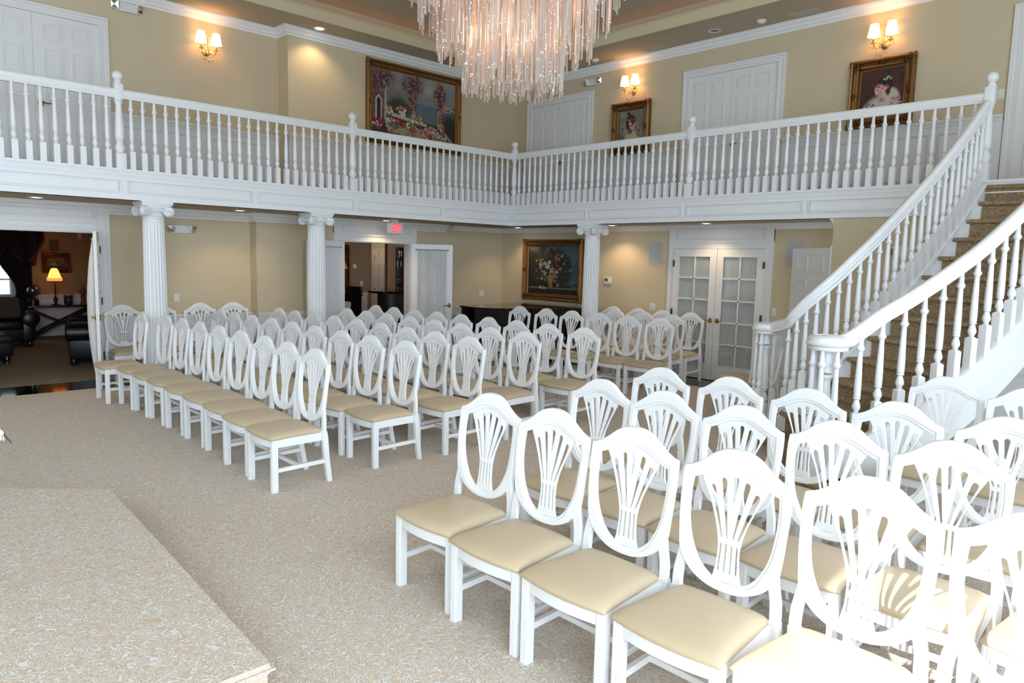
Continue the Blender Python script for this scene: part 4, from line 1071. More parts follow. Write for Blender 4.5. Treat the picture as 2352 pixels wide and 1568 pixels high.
sconce('lit crystal wall sconce above the painting of the woman facing right', (1.815, YU, 4.70), 0)
sconce('lit crystal wall sconce above the painting of the woman looking down', (5.87, YU, 4.70), 0)

def emergency(label, loc, rz, w=.40):
    t = thing('emergency_light', label, 'emergency light', loc, rz, 'twin-head emergency lights')
    MB().box(-w / 2 + .06, w / 2 - .06, -.055, 0, -.06, .06, bev=.012).build('housing', PLAST, t)
    for s in (-1, 1):
        T = Matrix.Translation((s * (w / 2 - .05), -.065, .005)) @ Matrix.Rotation(s * .5, 4, 'Z') @ Matrix.Rotation(.25, 4, 'X')
        b = MB(); b.box(-.052, .052, -.02, .035, -.052, .052, bev=.01, M=T); h = b.build('lamp_head', PLAST, t)
        b = MB(); a = [b.bm.verts.new(T @ Vector((x, -.023, z))) for x, z in ((-.044, -.044), (.044, -.044), (.044, .044), (-.044, .044))]; c = b.bm.verts.new(T @ Vector((0, -.036, 0)))
        for i in range(4): b.face([a[i], a[(i + 1) % 4], c])
        b.build('reflector', CHROME, h, smooth=False)
    return t
emergency('twin-head emergency light on the lower left wall beside the fluted column', (XF, -5.345, 2.13), H90)
emergency('twin-head emergency light high on the upper left wall beside the crown moulding', (XF, -5.98, 5.06), H90)
emergency('twin-head emergency light on the upper far wall right above the left-hand double door', (.93, YU, 5.0), 0)
emergency('twin-head emergency light on the beige wall behind the stair balusters', (6.69, 0, 2.01), 0)

def switch(label, loc, rz, n=1):
    t = thing('light_switch', label, 'light switch', loc, rz); w = .036 + .022 * (n - 1)
    MB().box(-w, w, -.007, 0, -.058, .058, bev=.002).build('wall_plate', PLAST, t)
    for i in range(n):
        x = (i - (n - 1) / 2) * .046; MB().box(x - .016, x + .016, -.012, -.006, -.033, .033, bev=.002).build('rocker', PLAST, t)
switch('white light switch on the left wall above the row of side chairs', (XF, -5.43, 1.13), H90)
switch('white double light switch left of the piano on the near-corner wall', (XN, .31, 1.12), H90, 2)
switch('white double light switch between the thermostat and the glazed doors', (2.557, YL, 1.08), 0, 2)
switch('white light switch right of the glazed double doors', (4.69, YL, 1.14), 0)
switch('white light switch on the upper wall beside the stair-head newel', (7.22, YU, 3.89), 0)
switch('upper of two white switches on the wall behind the stair balusters', (6.23, 0, 1.48), 0)
switch('lower of two white switches on the wall behind the stair balusters', (6.24, 0, 1.277), 0, 2)
t = thing('thermostat', 'white thermostat with a dark display on the beige wall right of the column', 'thermostat', (1.589, YL, 1.48), 0)
MB().box(-.085, .085, -.028, 0, -.06, .06, bev=.008).build('case', PLAST, t); MB().box(-.055, .02, -.031, -.026, -.01, .04).build('display', mat('lcd_grey', (92, 100, 88), .3), t)
for lab, x in (('grey in-wall speaker left of the glazed double doors', 2.574), ('grey in-wall speaker partly hidden by the open white door', 4.952)):
    t = thing('wall_speaker', lab, 'speaker', (x, YL, 1.973), 0)
    MB().box(-.135, .135, -.008, 0, -.185, .185).build('speaker_frame', WALL, t, smooth=False); MB().box(-.122, .122, -.012, -.006, -.172, .172).build('speaker_grille', GRILL, t, smooth=False)

def downlight(label, loc, lit, en=0, col=(1, .72, .42)):
    t = thing('recessed_downlight', label, 'ceiling light', loc, 0, 'recessed ceiling lights')
    b = MB(); b.lathe([(.062, .0), (.092, -.001), (.095, -.006), (.088, -.010), (.066, -.006), (.062, .0)], n=28); b.build('trim_ring', PLAST, t)
    if lit: MB().lathe([(0, -.012), (.04, -.010), (.060, -.002), (0, -.001)], n=20).build('lens', DLIGHT, t)
    else: MB().lathe([(0, -.002), (.062, -.003), (.062, -.001), (0, -.001)], n=20).build('lens', mat('copper_reflector', (150, 92, 60), .3, .7), t)
    if lit:
        L = D.lights.new('downlight_lamp', 'SPOT'); L.energy = en; L.color = col; L.spot_size = math.radians(125); L.spot_blend = .6; L.shadow_soft_size = .05
        o = D.objects.new('downlight_lamp', L); COL.objects.link(o); o.parent = t; o.location = (0, 0, -.03)
downlight('lit recessed downlight in the soffit outside the parlour doorway', (-.746, -7.24, 2.42), True, 14)
downlight('lit recessed downlight in the soffit between the two left columns', (-.718, -4.75, 2.42), True, 14)
downlight('lit recessed downlight in the soffit beside the exit sign', (-.83, -2.17, 2.42), True, 16)
downlight('recessed downlight in the far soffit above the flower painting', (-.35, .48, 2.42), True, 16)
downlight('recessed downlight in the far soffit right of the column, warming the beige wall', (1.95, .45, 2.42), True, 22)
downlight('recessed downlight in the far soffit above the glazed doors', (3.74, .45, 2.42), True, 16)
downlight('lit recessed downlight in the upper ceiling above the left wall corner', (-.80, -3.42, CEILZ), True, 18)
downlight('unlit copper recessed light in the upper ceiling above the far wall', (3.58, .66, CEILZ), False)
for lab, x, y in (('white smoke detector on the upper ceiling near the chandelier rods', 1.26, .68), ('white smoke detector on the upper ceiling beside the unlit copper light', 4.30, .70)):
    o = MB().lathe([(0, 0), (.07, 0), (.07, -.012), (.055, -.016), (.05, -.035), (.03, -.045), (0, -.045)], n=24).build('smoke_detector', PLAST, loc=(x, y, CEILZ)); tag(o, lab, 'smoke detector')
for lab, x, y in (('ceiling air vent above the middle wall sconce', 2.42, .80), ('ceiling air vent above the sconce nearest the stair', 4.88, .80)):
    t = thing('ceiling_vent', lab, 'vent', (x, y, CEILZ), 0); MB().box(-.20, .20, -.08, .08, -.008, 0).build('vent_frame', CEIL, t, smooth=False)
    b = MB(); [b.box(-.16, .16, -.055 + i * .022, -.045 + i * .022, -.012, -.006) for i in range(6)]; b.build('louvre', GRILL, t, smooth=False)
# exit sign
t = thing('exit_sign', 'lit red EXIT sign hanging under the balcony soffit by the bar doorway', 'exit sign', (-.48, -2.25, 2.275), H90)
MB().box(-.155, .155, -.03, .03, -.085, .085, bev=.006).build('sign_case', PLAST, t)
cu = D.curves.new('EXIT', 'FONT'); cu.body = 'EXIT'; cu.size = .19; cu.extrude = .002; cu.offset = .004; ob = D.objects.new('tmp', cu); COL.objects.link(ob)
me = D.meshes.new_from_object(ob.evaluated_get(bpy.context.evaluated_depsgraph_get())); D.objects.remove(ob); D.curves.remove(cu)
xs = [v.co.x for v in me.vertices]; ys = [v.co.y for v in me.vertices]
for v in me.vertices: v.co = Vector((-.068 + (v.co.x - min(xs)) / (max(xs) - min(xs)) * .195, -.032 - v.co.z, -.066 + (v.co.y - min(ys)) / (max(ys) - min(ys)) * .135))
me.materials.clear(); me.materials.append(EXITR); link_mesh('exit_lettering', me, t)
MB().box(-.07, .07, -.025, .025, .085, .145).build('ceiling_mount', PLAST, t, smooth=False); MB().lathe([(0, 0), (.006, 0), (.006, .004), (0, .004)], n=10, M=Matrix.Translation((-.155, 0, -.05)) @ Matrix.Rotation(-H90, 4, 'Y')).build('test_button', DARKP, t)

# ------------------------------------------------------------------ chandelier
def chandelier(cx, cy, zb):
    t = thing('chandelier', 'huge tiered chandelier of clear glass rods hanging over the hall', 'chandelier', (cx, cy, 0), 0)
    rnd = random.Random(5); rods = []
    tiers = [(0.0, .43, 0.0, 240), (.43, .65, .27, 210), (.66, .80, .50, 160), (.82, .95, .74, 100)]
    for r0, r1, dz, n in tiers:
        for i in range(n):
            r = math.sqrt(rnd.uniform(r0 * r0, r1 * r1)) if r0 < .6 or rnd.random() < .5 else rnd.uniform(r0, r1)
            if rnd.random() < .35: r = r1 - rnd.uniform(0, .02)
            a = rnd.uniform(0, 2 * PI)
            rods.append((r, r * math.cos(a), r * math.sin(a), zb + dz + abs(rnd.gauss(0, .035)) + .02 * r / r1 + (.10 if rnd.random() < .12 else 0)))
    # the rods turned to the hall front stand nearest the eye: these are parts of their own
    key = lambda q: -(q[1] * .72 - q[2] * .69) - .25 * q[0]
    rods.sort(key=key)
    def rod(b, x, y, z0, z1, r=.0078):
        n = 6; ph = rnd.uniform(0, 1); lo = [b.bm.verts.new((x + r * math.cos(ph + i * PI / 3), y + r * math.sin(ph + i * PI / 3), z0 + .012 * math.cos(i * PI / 3 + 1))) for i in range(n)]
        hi = [b.bm.verts.new((v.co.x, v.co.y, z1)) for v in lo]
        for i in range(n): b.face([lo[i], lo[(i + 1) % n], hi[(i + 1) % n], hi[i]])
        b.face(list(reversed(lo))); b.face(hi)
    for k, (r, x, y, z) in enumerate(rods[:100]):
        b = MB(); rod(b, 0, 0, 0, 4.72 - z); b.build('glass_rod', RODG, t, (x, y, z), smooth=False)
    b = MB()
    for r, x, y, z in rods[100:]: rod(b, x, y, z, 4.72)
    o = b.build('glass_rods', RODG, t, smooth=False); o['kind'] = 'stuff'
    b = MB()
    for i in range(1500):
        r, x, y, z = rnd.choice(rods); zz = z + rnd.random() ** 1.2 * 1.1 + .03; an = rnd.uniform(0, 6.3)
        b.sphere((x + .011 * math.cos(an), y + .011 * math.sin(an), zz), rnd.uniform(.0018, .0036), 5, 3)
    o = b.build('lamp_glints', GLINT, t); o['kind'] = 'stuff'  # glowing specks added as sparkle on the rods, not separate lamps
    b = MB(); b.lathe([(0, 4.72), (.97, 4.72), (.98, 4.73), (.98, 4.77), (.3, 4.80), (.05, 4.86), (.05, 5.99), (0, 5.99)], n=40); b.build('canopy', CHROME, t)
    for i in range(8):
        a = i * PI / 4; r = .30 if i % 2 else .58
        L = D.lights.new('chandelier_bulb', 'POINT'); L.energy = 5; L.color = (1, .64, .45); L.shadow_soft_size = .16
        o = D.objects.new('chandelier_bulb', L); COL.objects.link(o); o.parent = t; o.location = (r * math.cos(a), r * math.sin(a), zb + (.5 if i % 2 else .85))
chandelier(5.11, -4.88, 3.17)

# ------------------------------------------------------------------ dais and orchid in the foreground
b = MB(); DP = [(7.05, -7.93), (4.30, -7.80), (3.0, -9.3), (3.0, -12.4), (7.08, -12.4)]
b.prism(DP, .135, .18)
bmesh.ops.bevel(b.bm, geom=[e for e in b.bm.edges if abs(e.verts[0].co.z - e.verts[1].co.z) < .001], offset=.018, segments=3, affect='EDGES')
b.prism([(7.03, -7.955), (4.31, -7.825), (3.03, -9.31), (3.03, -12.38), (7.06, -12.38)], 0, .14)
dais = b.build('dais', CARPET); tag(dais, 'low carpeted dais with a rounded edge in the near left corner', 'platform')
PX, PY = 5.60, -8.98
t = thing('pedestal', 'slim white pedestal at the left edge carrying the orchid pot', 'pedestal', (PX, PY, .18))
MB().box(-.15, .15, -.15, .15, 0, .06, bev=.005).build('plinth', WHITE, t); MB().lathe([(0, .06), (.09, .06), (.075, .12), (.07, .5), (.075, .56), (.10, .60), (0, .60)], n=24).build('shaft', WHITE, t); MB().box(-.14, .14, -.14, .14, .60, .635, bev=.004).build('top_slab', WHITE, t)
t = thing('orchid', 'white orchid spray reaching into view at the left edge', 'flower', (PX, PY, .815))
MB().lathe([(0, 0), (.05, 0), (.07, .11), (.075, .12), (.062, .12), (.058, .10), (0, .10)], n=20).build('pot', CERAM, t)
st = catmull([(0, 0, .10), (.05, .04, .30), (.15, .12, .40), (.27, .24, .33), (.345, .325, .235), (.385, .375, .155)], 6)
MB().tube(st, .0035, 6).build('stem', STEMM, t)
for a in range(5):
    b = MB(); an = a * 1.3; C = catmull([(0, 0, .10), (.10 * math.cos(an), .10 * math.sin(an), .19), (.2 * math.cos(an), .2 * math.sin(an), .12)], 5)
    b.sweep(C, [(-.03, 0), (0, -.006), (.03, 0), (0, .002)], scale=[.4] + [1] * (len(C) - 3) + [.7, .1]); b.build('leaf', GREEN, t)
rr = random.Random(2)
for i, (x, y, z) in enumerate(((.30, .275, .30), (.335, .31, .255), (.362, .345, .205), (.24, .22, .355), (.375, .36, .18))):
    b = MB(); R = Matrix.Rotation(rr.uniform(-.6, .6), 4, 'Z') @ Matrix.Rotation(rr.uniform(-.5, .3), 4, 'X')
    s = .030 if i < 4 else .012
    for q in range(5):
        an = q * 2 * PI / 5 + .3; T = Matrix.Translation((x, y - .012, z)) @ R @ Matrix.Rotation(an, 4, 'Y') @ Matrix.Translation((0, 0, s * .62))
        b.sphere((0, 0, 0), s * .6, 8, 6, .75, .16, 1, M=None) if False else b.sphere(T @ Vector((0, 0, 0)), s * .62, 8, 6, .72, .2, 1.0, M=(R @ Matrix.Rotation(an, 4, 'Y')).to_3x3().to_4x4())
    o = b.build('blossom', PETAL, t)
    if i < 4: MB().sphere((x, y - .022, z), .007, 8, 6).build('blossom_heart', STEMM, o)

# ------------------------------------------------------------------ grand piano in the corner
t = thing('grand_piano', 'glossy black grand piano in the corner under the flower painting', 'piano', (.6, -.2, 0))
PP = [(-.68, -.93), (-.60, -.99), (-.15, -1.02), (.12, -.88), (.36, -.62), (.60, -.32), (.80, -.02), (.92, .28), (.95, .86), (-.86, .92), (-.90, .6)]
PC = [tuple(v.xy) for v in catmull([(x, y, 0) for x, y in PP[:8]], 6)] + PP[8:]
def shrink(P, k): 
    cx = sum(p[0] for p in P) / len(P); cy = sum(p[1] for p in P) / len(P); return [(cx + (x - cx) * k, cy + (y - cy) * k) for x, y in P]
MB().prism(shrink(PC, .965), .58, .965).build('case', LACQ, t, ang=30)
b = MB(); b.prism(PC, .965, .992); b.build('lid', LACQ, t, ang=30)
for x, y in ((-.45, -.72), (.72, .25), (-.62, .62)):
    MB().lathe([(0, 0), (.03, 0), (.035, .03), (.05, .05), (.045, .10), (.065, .35), (.08, .5), (.06, .54), (.075, .58), (0, .58)], x, y, 16).build('leg', LACQ, t)
b = MB(); b.box(.1, .4, .35, .45, .08, .14); b.box(.13, .17, .37, .43, .14, .60); b.box(.33, .37, .37, .43, .14, .60); [b.box(.16 + i * .07, .19 + i * .07, .24, .37, .02, .04) for i in range(3)]; b.box(.12, .38, .36, .44, .02, .1); b.build('pedal_lyre', LACQ, t)

# ------------------------------------------------------------------ parlour seen through the left doorway
PXF, PYR = -7.75, -5.03
def shell(name, boxes, m): 
    b = MB(); [b.box(*q) for q in boxes]; return struct(b.build(name, m, smooth=False))
shell('wall_parlor', [(PXF - .15, PXF, -9.6, -7.55, 0, 2.6), (PXF - .15, PXF, -6.47, PYR, 0, 2.6), (PXF - .15, PXF, -7.55, -6.47, 0, .87), (PXF - .15, PXF, -7.55, -6.47, 2.05, 2.6), (PXF, XF - .15, PYR, PYR + .12, 0, 2.6), (PXF, XF - .15, -9.72, -9.6, 0, 2.6)], PARW)
shell('ceiling', [(PXF - .15, XF - .15, -9.72, PYR + .12, 2.44, 2.6)], PARW)
wainscot('trim_18', -6.40, PYR, PXF, 'L', 0, .86, split(-6.3, PYR - .05, 2))
w = struct(MB().box(PXF - .02, PXF + .03, -7.62, -7.55, .82, 2.1).box(PXF - .02, PXF + .03, -6.47, -6.40, .82, 2.1).box(PXF - .02, PXF + .05, -7.66, -6.36, .80, .87).build('window_1', DOORW, smooth=False))
b = MB(); [b.box(PXF - .06, PXF - .03, y - .012, y + .012, .87, 2.05) for y in (-7.28, -7.01, -6.74)]; [b.box(PXF - .06, PXF - .03, -7.55, -6.47, z - .012, z + .012) for z in (1.17, 1.46, 1.76)]
b.build('muntins', DOORW, w, smooth=False); MB().box(PXF - .05, PXF - .045, -7.55, -6.47, .87, 2.05).build('window_glass', PANE, w, smooth=False)
def drape(label, y0, y1, gather):
    b = MB(); n = 60; cols = []
    for i in range(n + 1):
        u = i / n; row = []
        for j in range(13):
            v = j / 12; z = .05 + 2.05 * (v); pin = math.exp(-((z - .95) / .45) ** 2) * gather
            y = y0 + (y1 - y0) * u; y = y + (y1 - y) * pin * .55
            row.append(b.bm.verts.new((PXF + .10 + .035 * math.sin(u * 2 * PI * 9) * (1 - .5 * pin), y, z)))
        cols.append(row)
    for A, C in zip(cols, cols[1:]):
        for j in range(12): b.face([A[j], C[j], C[j + 1], A[j + 1]])
    t = thing('drapery', label, 'curtain', (0, 0, 0)); b.build('drape_panel', DRAPE, t); return t
t = drape('dark drapery with a swagged valance at the parlour window', -6.74, -6.12, 1)
b = MB()
for s in range(3):
    for q in range(7):
        C = [(PXF + .16 + .02 * q, -7.7 + s * .56 + .64 * i / 12, 2.28 - .045 * q - (.10 + .06 * q) * math.sin(PI * i / 12)) for i in range(13)]
        b.tube(C, .045, 6)
b.box(PXF + .02, PXF + .2, -7.75, -6.05, 2.16, 2.42); b.tube([(PXF + .2, -6.12, 2.3), (PXF + .22, -6.10, 1.9), (PXF + .18, -6.12, 1.45)], [.10, .12, .05], 8); b.build('swag_valance', DRAPE, t)
picture('small dark-framed landscape hanging over the parlour lamp', (PXF - .002, -5.67, 1.51), H90, .50, .41, .11, (lambda q: (q.grad((40, 44, 34), (120, 120, 96), .5), q.ell(.4, .35, .3, .12, (150, 150, 120), .8), q.ell(.6, .5, .1, .2, (44, 44, 30), .5), q)[-1])(Paint(.3, .2, 40, 2)), 1, mat('mahogany_gilt', (110, 56, 34), .4, .35))
t = thing('wall_speaker', 'dim in-wall speaker above the small parlour landscape', 'speaker', (PXF, -5.69, 1.87), H90); MB().box(-.085, .085, -.01, 0, -.115, .115).build('speaker_grille', mat('brown_grille', (110, 86, 66), .8), t, smooth=False)
o = MB().box(PXF, PXF + .05, -5.26, -5.19, 2.02, 2.14, bev=.008).build('motion_sensor', PLAST); tag(o, 'small white motion sensor high in the parlour corner', 'sensor')
t = thing('console_table', 'dark console table with crossed legs along the parlour wall', 'table', (PXF + .38, -5.72, 0))
MB().box(-.20, .20, -.58, .58, .625, .66, bev=.006).build('table_top', DWOOD, t)
for s in (-1, 1):
    b = MB(); b.sweep([(s * .14, -.56, .0), (s * .14, -.2, .22), (s * .14, .2, .42), (s * .14, .58, .625)], [(-.025, -.035), (.025, -.035), (.025, .035), (-.025, .035)], up=(1, 0, 0)); b.build('leg', DWOOD, t)
    b = MB(); b.sweep([(s * .11, .56, .0), (s * .11, .2, .22), (s * .11, -.2, .42), (s * .11, -.58, .625)], [(-.025, -.035), (.025, -.035), (.025, .035), (-.025, .035)], up=(1, 0, 0)); b.build('leg', DWOOD, t)
t = thing('table_lamp', 'lit table lamp with a fringed amber shade on the dark console table', 'lamp', (PXF + .38, -5.785, .66))
MB().lathe([(0, 0), (.075, 0), (.075, .015), (.03, .03), (.02, .06), (.035, .09), (.04, .13), (.02, .17), (.012, .19), (.016, .30), (.010, .46), (0, .5)], n=16).build('base', mat('aged_bronze', (70, 52, 34), .35, .8), t)
MB().lathe([(.135, .50), (.125, .55), (.075, .70), (.052, .745), (.048, .745), (.07, .70), (.12, .55), (.130, .50), (.135, .50)], n=24).build('lamp_shade', AMBER, t); MB().lathe([(.136, .495), (.138, .555), (.132, .555), (.131, .495), (.136, .495)], n=32).build('fringe', emis('lit_fringe', (226, 150, 70), .9), t); MB().lathe([(0, .74), (.008, .745), (.012, .78), (0, .80)], n=10).build('finial', BRASS, t)
L = D.lights.new('lamp_bulb', 'POINT'); L.energy = 7; L.color = (1, .55, .22); L.shadow_soft_size = .05; o = D.objects.new('lamp_bulb', L); COL.objects.link(o); o.parent = t; o.location = (0, 0, .60)
t = thing('globe', 'silver desk globe on a dark stand left of the lamp', 'globe', (PXF + .38, -6.17, .66))
MB().lathe([(0, 0), (.10, 0), (.10, .12), (.07, .15), (.03, .16), (.012, .19), (0, .2)], n=16).build('stand', DWOOD, t); MB().sphere((0, 0, .30), .105, 20, 14).build('ball', GLOBEM, t); MB().tube([(0, .125 * math.cos(a), .30 + .125 * math.sin(a)) for a in [-PI / 2 + i * PI / 12 for i in range(15)]], .007, 6).build('meridian_arm', DWOOD, t)
t = thing('potted_plant', 'small leafy plant in a dark grey pot on the console table', 'plant', (PXF + .38, -5.56, .66))
MB().lathe([(0, 0), (.055, 0), (.08, .05), (.08, .12), (.07, .145), (.06, .14), (0, .13)], n=18).build('pot', CERAM, t)
b = MB(); [b.sphere((rr.uniform(-.07, .07), rr.uniform(-.07, .07), rr.uniform(.14, .20)), rr.uniform(.012, .03), 6, 5, 1, 1, .6) for i in range(40)]; b.build('foliage', GREEN, t)
o = MB().lathe([(0, 0), (.055, 0), (.055, .02), (.045, .04), (.04, .15), (.05, .19), (.03, .21), (.055, .25), (.06, .29), (.045, .33), (.015, .35), (.012, .375), (.018, .385), (0, .41)], n=18).build('turned_finial', mat('turned_wood', (110, 72, 44), .5), loc=(PXF + .38, -5.29, .66)); tag(o, 'turned wooden finial ornament at the right end of the console table', 'ornament')

def sofa(label, loc, rz, w, pillow=None, armz=.62):
    t = thing('leather_sofa', label, 'sofa', loc, rz)      # faces local -Y
    MB().box(-w / 2 + .05, w / 2 - .05, -.42, .42, .11, .34, bev=.03).build('base_frame', BLEATH, t); MB().box(-w / 2 + .1, w / 2 - .1, .10, .46, .30, .86, bev=.09).build('backrest', BLEATH, t)
    n = 2 if w > 1.4 else 1; cw = (w - .5) / n
    for i in range(n): MB().box(-w / 2 + .25 + i * cw, -w / 2 + .25 + (i + 1) * cw - .01, -.46, .14, .34, .48, bev=.05).build('seat_cushion', BLEATH, t)
    for s in (-1, 1):
        b = MB(); x = s * (w / 2 - .14); b.box(x - .10, x + .10, -.44, .40, .12, .52, bev=.04)
        R = Matrix.Translation((x + s * .03, -.48, armz - .10)) @ Matrix.Rotation(-H90, 4, 'X'); b.lathe([(0, 0), (.10, .0), (.14, .02), (.145, .06), (.145, .88), (.12, .93), (0, .95)], n=22, M=R); b.build('rolled_arm', BLEATH, t)
        for y in (-.38, .36): MB().lathe([(0, 0), (.035, 0), (.05, .02), (.06, .06), (.05, .10), (.07, .12), (0, .12)], s * (w / 2 - .14), y, 14).build('bun_foot', DWOOD, t)
    return t
sofa('black leather sofa with its rolled arm toward the parlour doorway', (-3.72, -5.87, 0), math.radians(-14), 1.75)
sofa('black leather sofa under the parlour window, a brown cushion on its seat', (-6.30, -7.42, 0), H90, 2.1)
b = MB(); b.box(-.22, .22, -.07, .07, -.2, .2, bev=.06); o = b.build('throw_cushion', TAUPEC, loc=(-6.20, -6.80, .71)); o.rotation_euler = (-.28, .0, H90 + .1); tag(o, 'brown throw cushion leaning on the black leather sofa', 'cushion')
t = thing('ottoman', 'tufted black leather ottoman at the left edge of the doorway view', 'ottoman', (-4.22, -7.53, 0))
b = MB(); b.box(-.45, .45, -.45, .45, .12, .40, bev=.05); b.box(-.46, .46, -.46, .46, .30, .45, bev=.06); b.build('upholstery', BLEATH, t)
for x in (-.36, .36):
    for y in (-.36, .36): MB().lathe([(0, 0), (.035, 0), (.03, .03), (.05, .06), (.04, .12), (0, .12)], x, y, 12).build('turned_foot', DWOOD, t)

# ------------------------------------------------------------------ bar room behind the second doorway
RB = -5.40
shell('wall_barroom', [(RB - .12, RB, -4.2, .33, 0, 2.6), (RB - .9, RB, .33, .45, 0, 2.6), (-6.3, -6.18, .45, 1.6, 0, 2.6), (-5.12, -5.0, .645, .89, 0, 2.6), (-5.12, -5.0, 1.115, 3.5, 0, 2.6), (-5.12, -5.0, .89, 1.115, 2.04, 2.6), (RB, XN - .15, -4.3, -4.2, 0, 2.6), (-6.3, XN - .15, 3.5, 3.62, 0, 2.6)], ROOMW)
shell('ceiling', [(-6.3, XN - .15, -4.3, 3.6, 2.30, 2.6)], ROOMW)
wainscot('trim_19', -4.2, .33, RB, 'L', 0, .93, [(-1.0, -.35), (-.25, .25)]); 
d9 = struct(casing(.80, 2.05, .09).build('door_9', DOORW, loc=(-6.18, .62 + .40, 0), smooth=False)); d9.rotation_euler.z = H90
lf = six_panel(.79, 2.04).build('door_leaf', DOORW, d9, (.005, -.01, .005), smooth=False); [hinge(lf, .0, z) for z in (1.78, .95)]
t = thing('glass_shelf', 'tall dark mirrored niche with glass shelves behind the bar', 'shelf', (-5.02, 1.0, 0), H90)
MB().box(-.11, .11, .02, .06, .95, 2.04).build('mirror_back', MIRRORM, t, smooth=False)
for z in (1.25, 1.55, 1.8): MB().box(-.11, .11, -.06, .02, z, z + .01).build('shelf_board', PANE, t, smooth=False)
MB().box(-.115, -.105, -.06, .02, .95, 2.04).build('side_trim', DWOOD, t, smooth=False)
for x, z in ((-.07, 1.81), (.0, 1.81), (.06, 1.81), (-.05, 1.56), (.05, 1.56)):
    o = MB().lathe([(0, 0), (.022, 0), (.025, .02), (.026, .13), (.0, .135)], n=12).build('drinking_glass', thin_glass('tumbler_%d%d' % (x * 100, z * 100), (.95, .95, .95), .35), loc=(-5.04 + .0, 1.0 + x, z + .01)); tag(o, 'clear drinking glass on the %s shelf of the bar niche' % ('upper' if z > 1.7 else 'middle'), 'glass', 'glasses in the bar niche')
t = thing('bar_counter', 'curved bar counter with a black granite top in the back room', 'counter', (-3.35, .5, 0))
cp = [tuple(v.xy) for v in catmull([(.30, 1.6, 0), (.42, .4, 0), (.42, -.6, 0), (.28, -1.15, 0), (0, -1.36, 0), (-.32, -1.2, 0), (-.42, -.7, 0), (-.42, .6, 0), (-.42, 1.6, 0)], 6)]
MB().prism(cp, 1.035, 1.08).build('granite_top', GRANITE, t, ang=40); MB().prism(shrink(cp, .80), 0, 1.035).build('panelled_front', PANELW, t, ang=40)
o = thing('tissue_box', 'patterned tissue box on the granite bar counter', 'tissue box', (-3.2, -.02, 1.08), .5); MB().box(-.065, .065, -.065, .065, 0, .135, bev=.004).build('box', TBOX, o)
b = MB(); b.lathe([(.0, .13), (.028, .13), (.038, .17), (.02, .20), (.018, .235), (0, .245)], n=7); b.build('tissue', TISSUE, o, smooth=False)
t = thing('side_chair', 'dark high-backed side chair seen through the bar doorway', 'chair', (-4.0, -1.16, 0), .15)
b = MB(); b.sweep([(0, .20, .40), (0, .24, .75), (0, .34, 1.14)], [(-.23, -.03), (.23, -.03), (.23, .03), (-.23, .03)], up=(0, -1, 0)); b.build('backrest', BLEATH, t); MB().box(-.24, .24, -.24, .22, .38, .48, bev=.03).build('seat', BLEATH, t)
for x in (-.2, .2):
    for y in (-.2, .2): MB().box(x - .02, x + .02, y - .02, y + .02, 0, .38).build('leg', DWOOD, t, smooth=False)
b = MB(); b.box(-.20, .20, -.055, .055, -.17, .17, bev=.05); o = b.build('throw_pillow', TISSUE, loc=(-3.95, -1.22, .672)); o.rotation_euler = (-.25, 0, .6); tag(o, 'white pillow resting on the dark side chair', 'cushion')
MB().tube([(.08 * math.cos(i * PI / 8), -.058, .10 * math.sin(i * PI / 8)) for i in range(12)], .006, 5).build('scroll_motif', DARKP, o)
picture('dark framed picture in the bar room beside the doorway edge', (RB - .002, -.62, 1.52), H90, .86, 1.06, .14, (lambda q: (q.grad((30, 28, 26), (96, 96, 94), .9), q.clouds((150, 152, 152), .5, .7, .8), q)[-1])(Paint(.6, .8, 50, 8)), 0, GOLDD)
t = thing('table_lamp', 'dim table lamp with an orange shade at the edge of the bar doorway', 'lamp', (-5.1, -.62, .93)); MB().lathe([(0, 0), (.09, 0), (.03, .04), (.045, .25), (.02, .45), (.01, .62), (0, .62)], n=14).build('base', DARKP, t); MB().lathe([(.20, .58), (.09, .86), (.085, .86), (.195, .58), (.20, .58)], n=24).build('lamp_shade', DIMAMB, t)
t = thing('side_table', 'dark side table holding the orange-shaded lamp', 'table', (-5.1, -.75, 0)); MB().box(-.28, .28, -.6, .6, .89, .93, bev=.005).build('table_top', DWOOD, t)
for x in (-.24, .24):
    for y in (-.55, .55): MB().box(x - .025, x + .025, y - .025, y + .025, 0, .89).build('leg', DWOOD, t, smooth=False)
o = MB().box(-.05, .05, -.03, 0, -.05, .05, bev=.01).build('thermostat', PLAST, loc=(RB, -.03, 1.56)); o.rotation_euler.z = H90; tag(o, 'small wall thermostat in the bar room beside the dark picture', 'thermostat')
switch('light switch in the bar room behind the dark side chair', (RB, .17, 1.15), H90)

# ------------------------------------------------------------------ light
def area(name, loc, rot, sx, sy, e, col):
    L = D.lights.new(name, 'AREA'); L.shape = 'RECTANGLE'; L.size = sx; L.size_y = sy; L.energy = e; L.color = col
    o = D.objects.new(name, L); COL.objects.link(o); o.location = loc; o.rotation_euler = rot; return o
SKYC = (.66, .83, 1.0)
for x0, x1 in ((-.9, 1.4), (1.9, 4.2), (4.7, 7.0)): area('daylight_window', ((x0 + x1) / 2, BY + .03, 2.8), (H90, 0, PI), x1 - x0, 4.1, 60, SKYC)  # fill lamps added on solid back wall, no opening behind them
area('daylight_window', (10.2, BY - .02, 3.97), (H90, 0, PI), 3.2, 2.5, 270, SKYC)  # lamp added at the unseen sun window for more daylight
for y0, y1, e in ((-12.0, -9.3, 290), (-8.7, -6.0, 190), (-5.4, -2.7, 80)): area('daylight_window', (RX - .02, (y0 + y1) / 2, 2.8), (H90, 0, H90), y1 - y0, 4.3, e, SKYC)  # lamps added at the unseen right-wall openings for more daylight
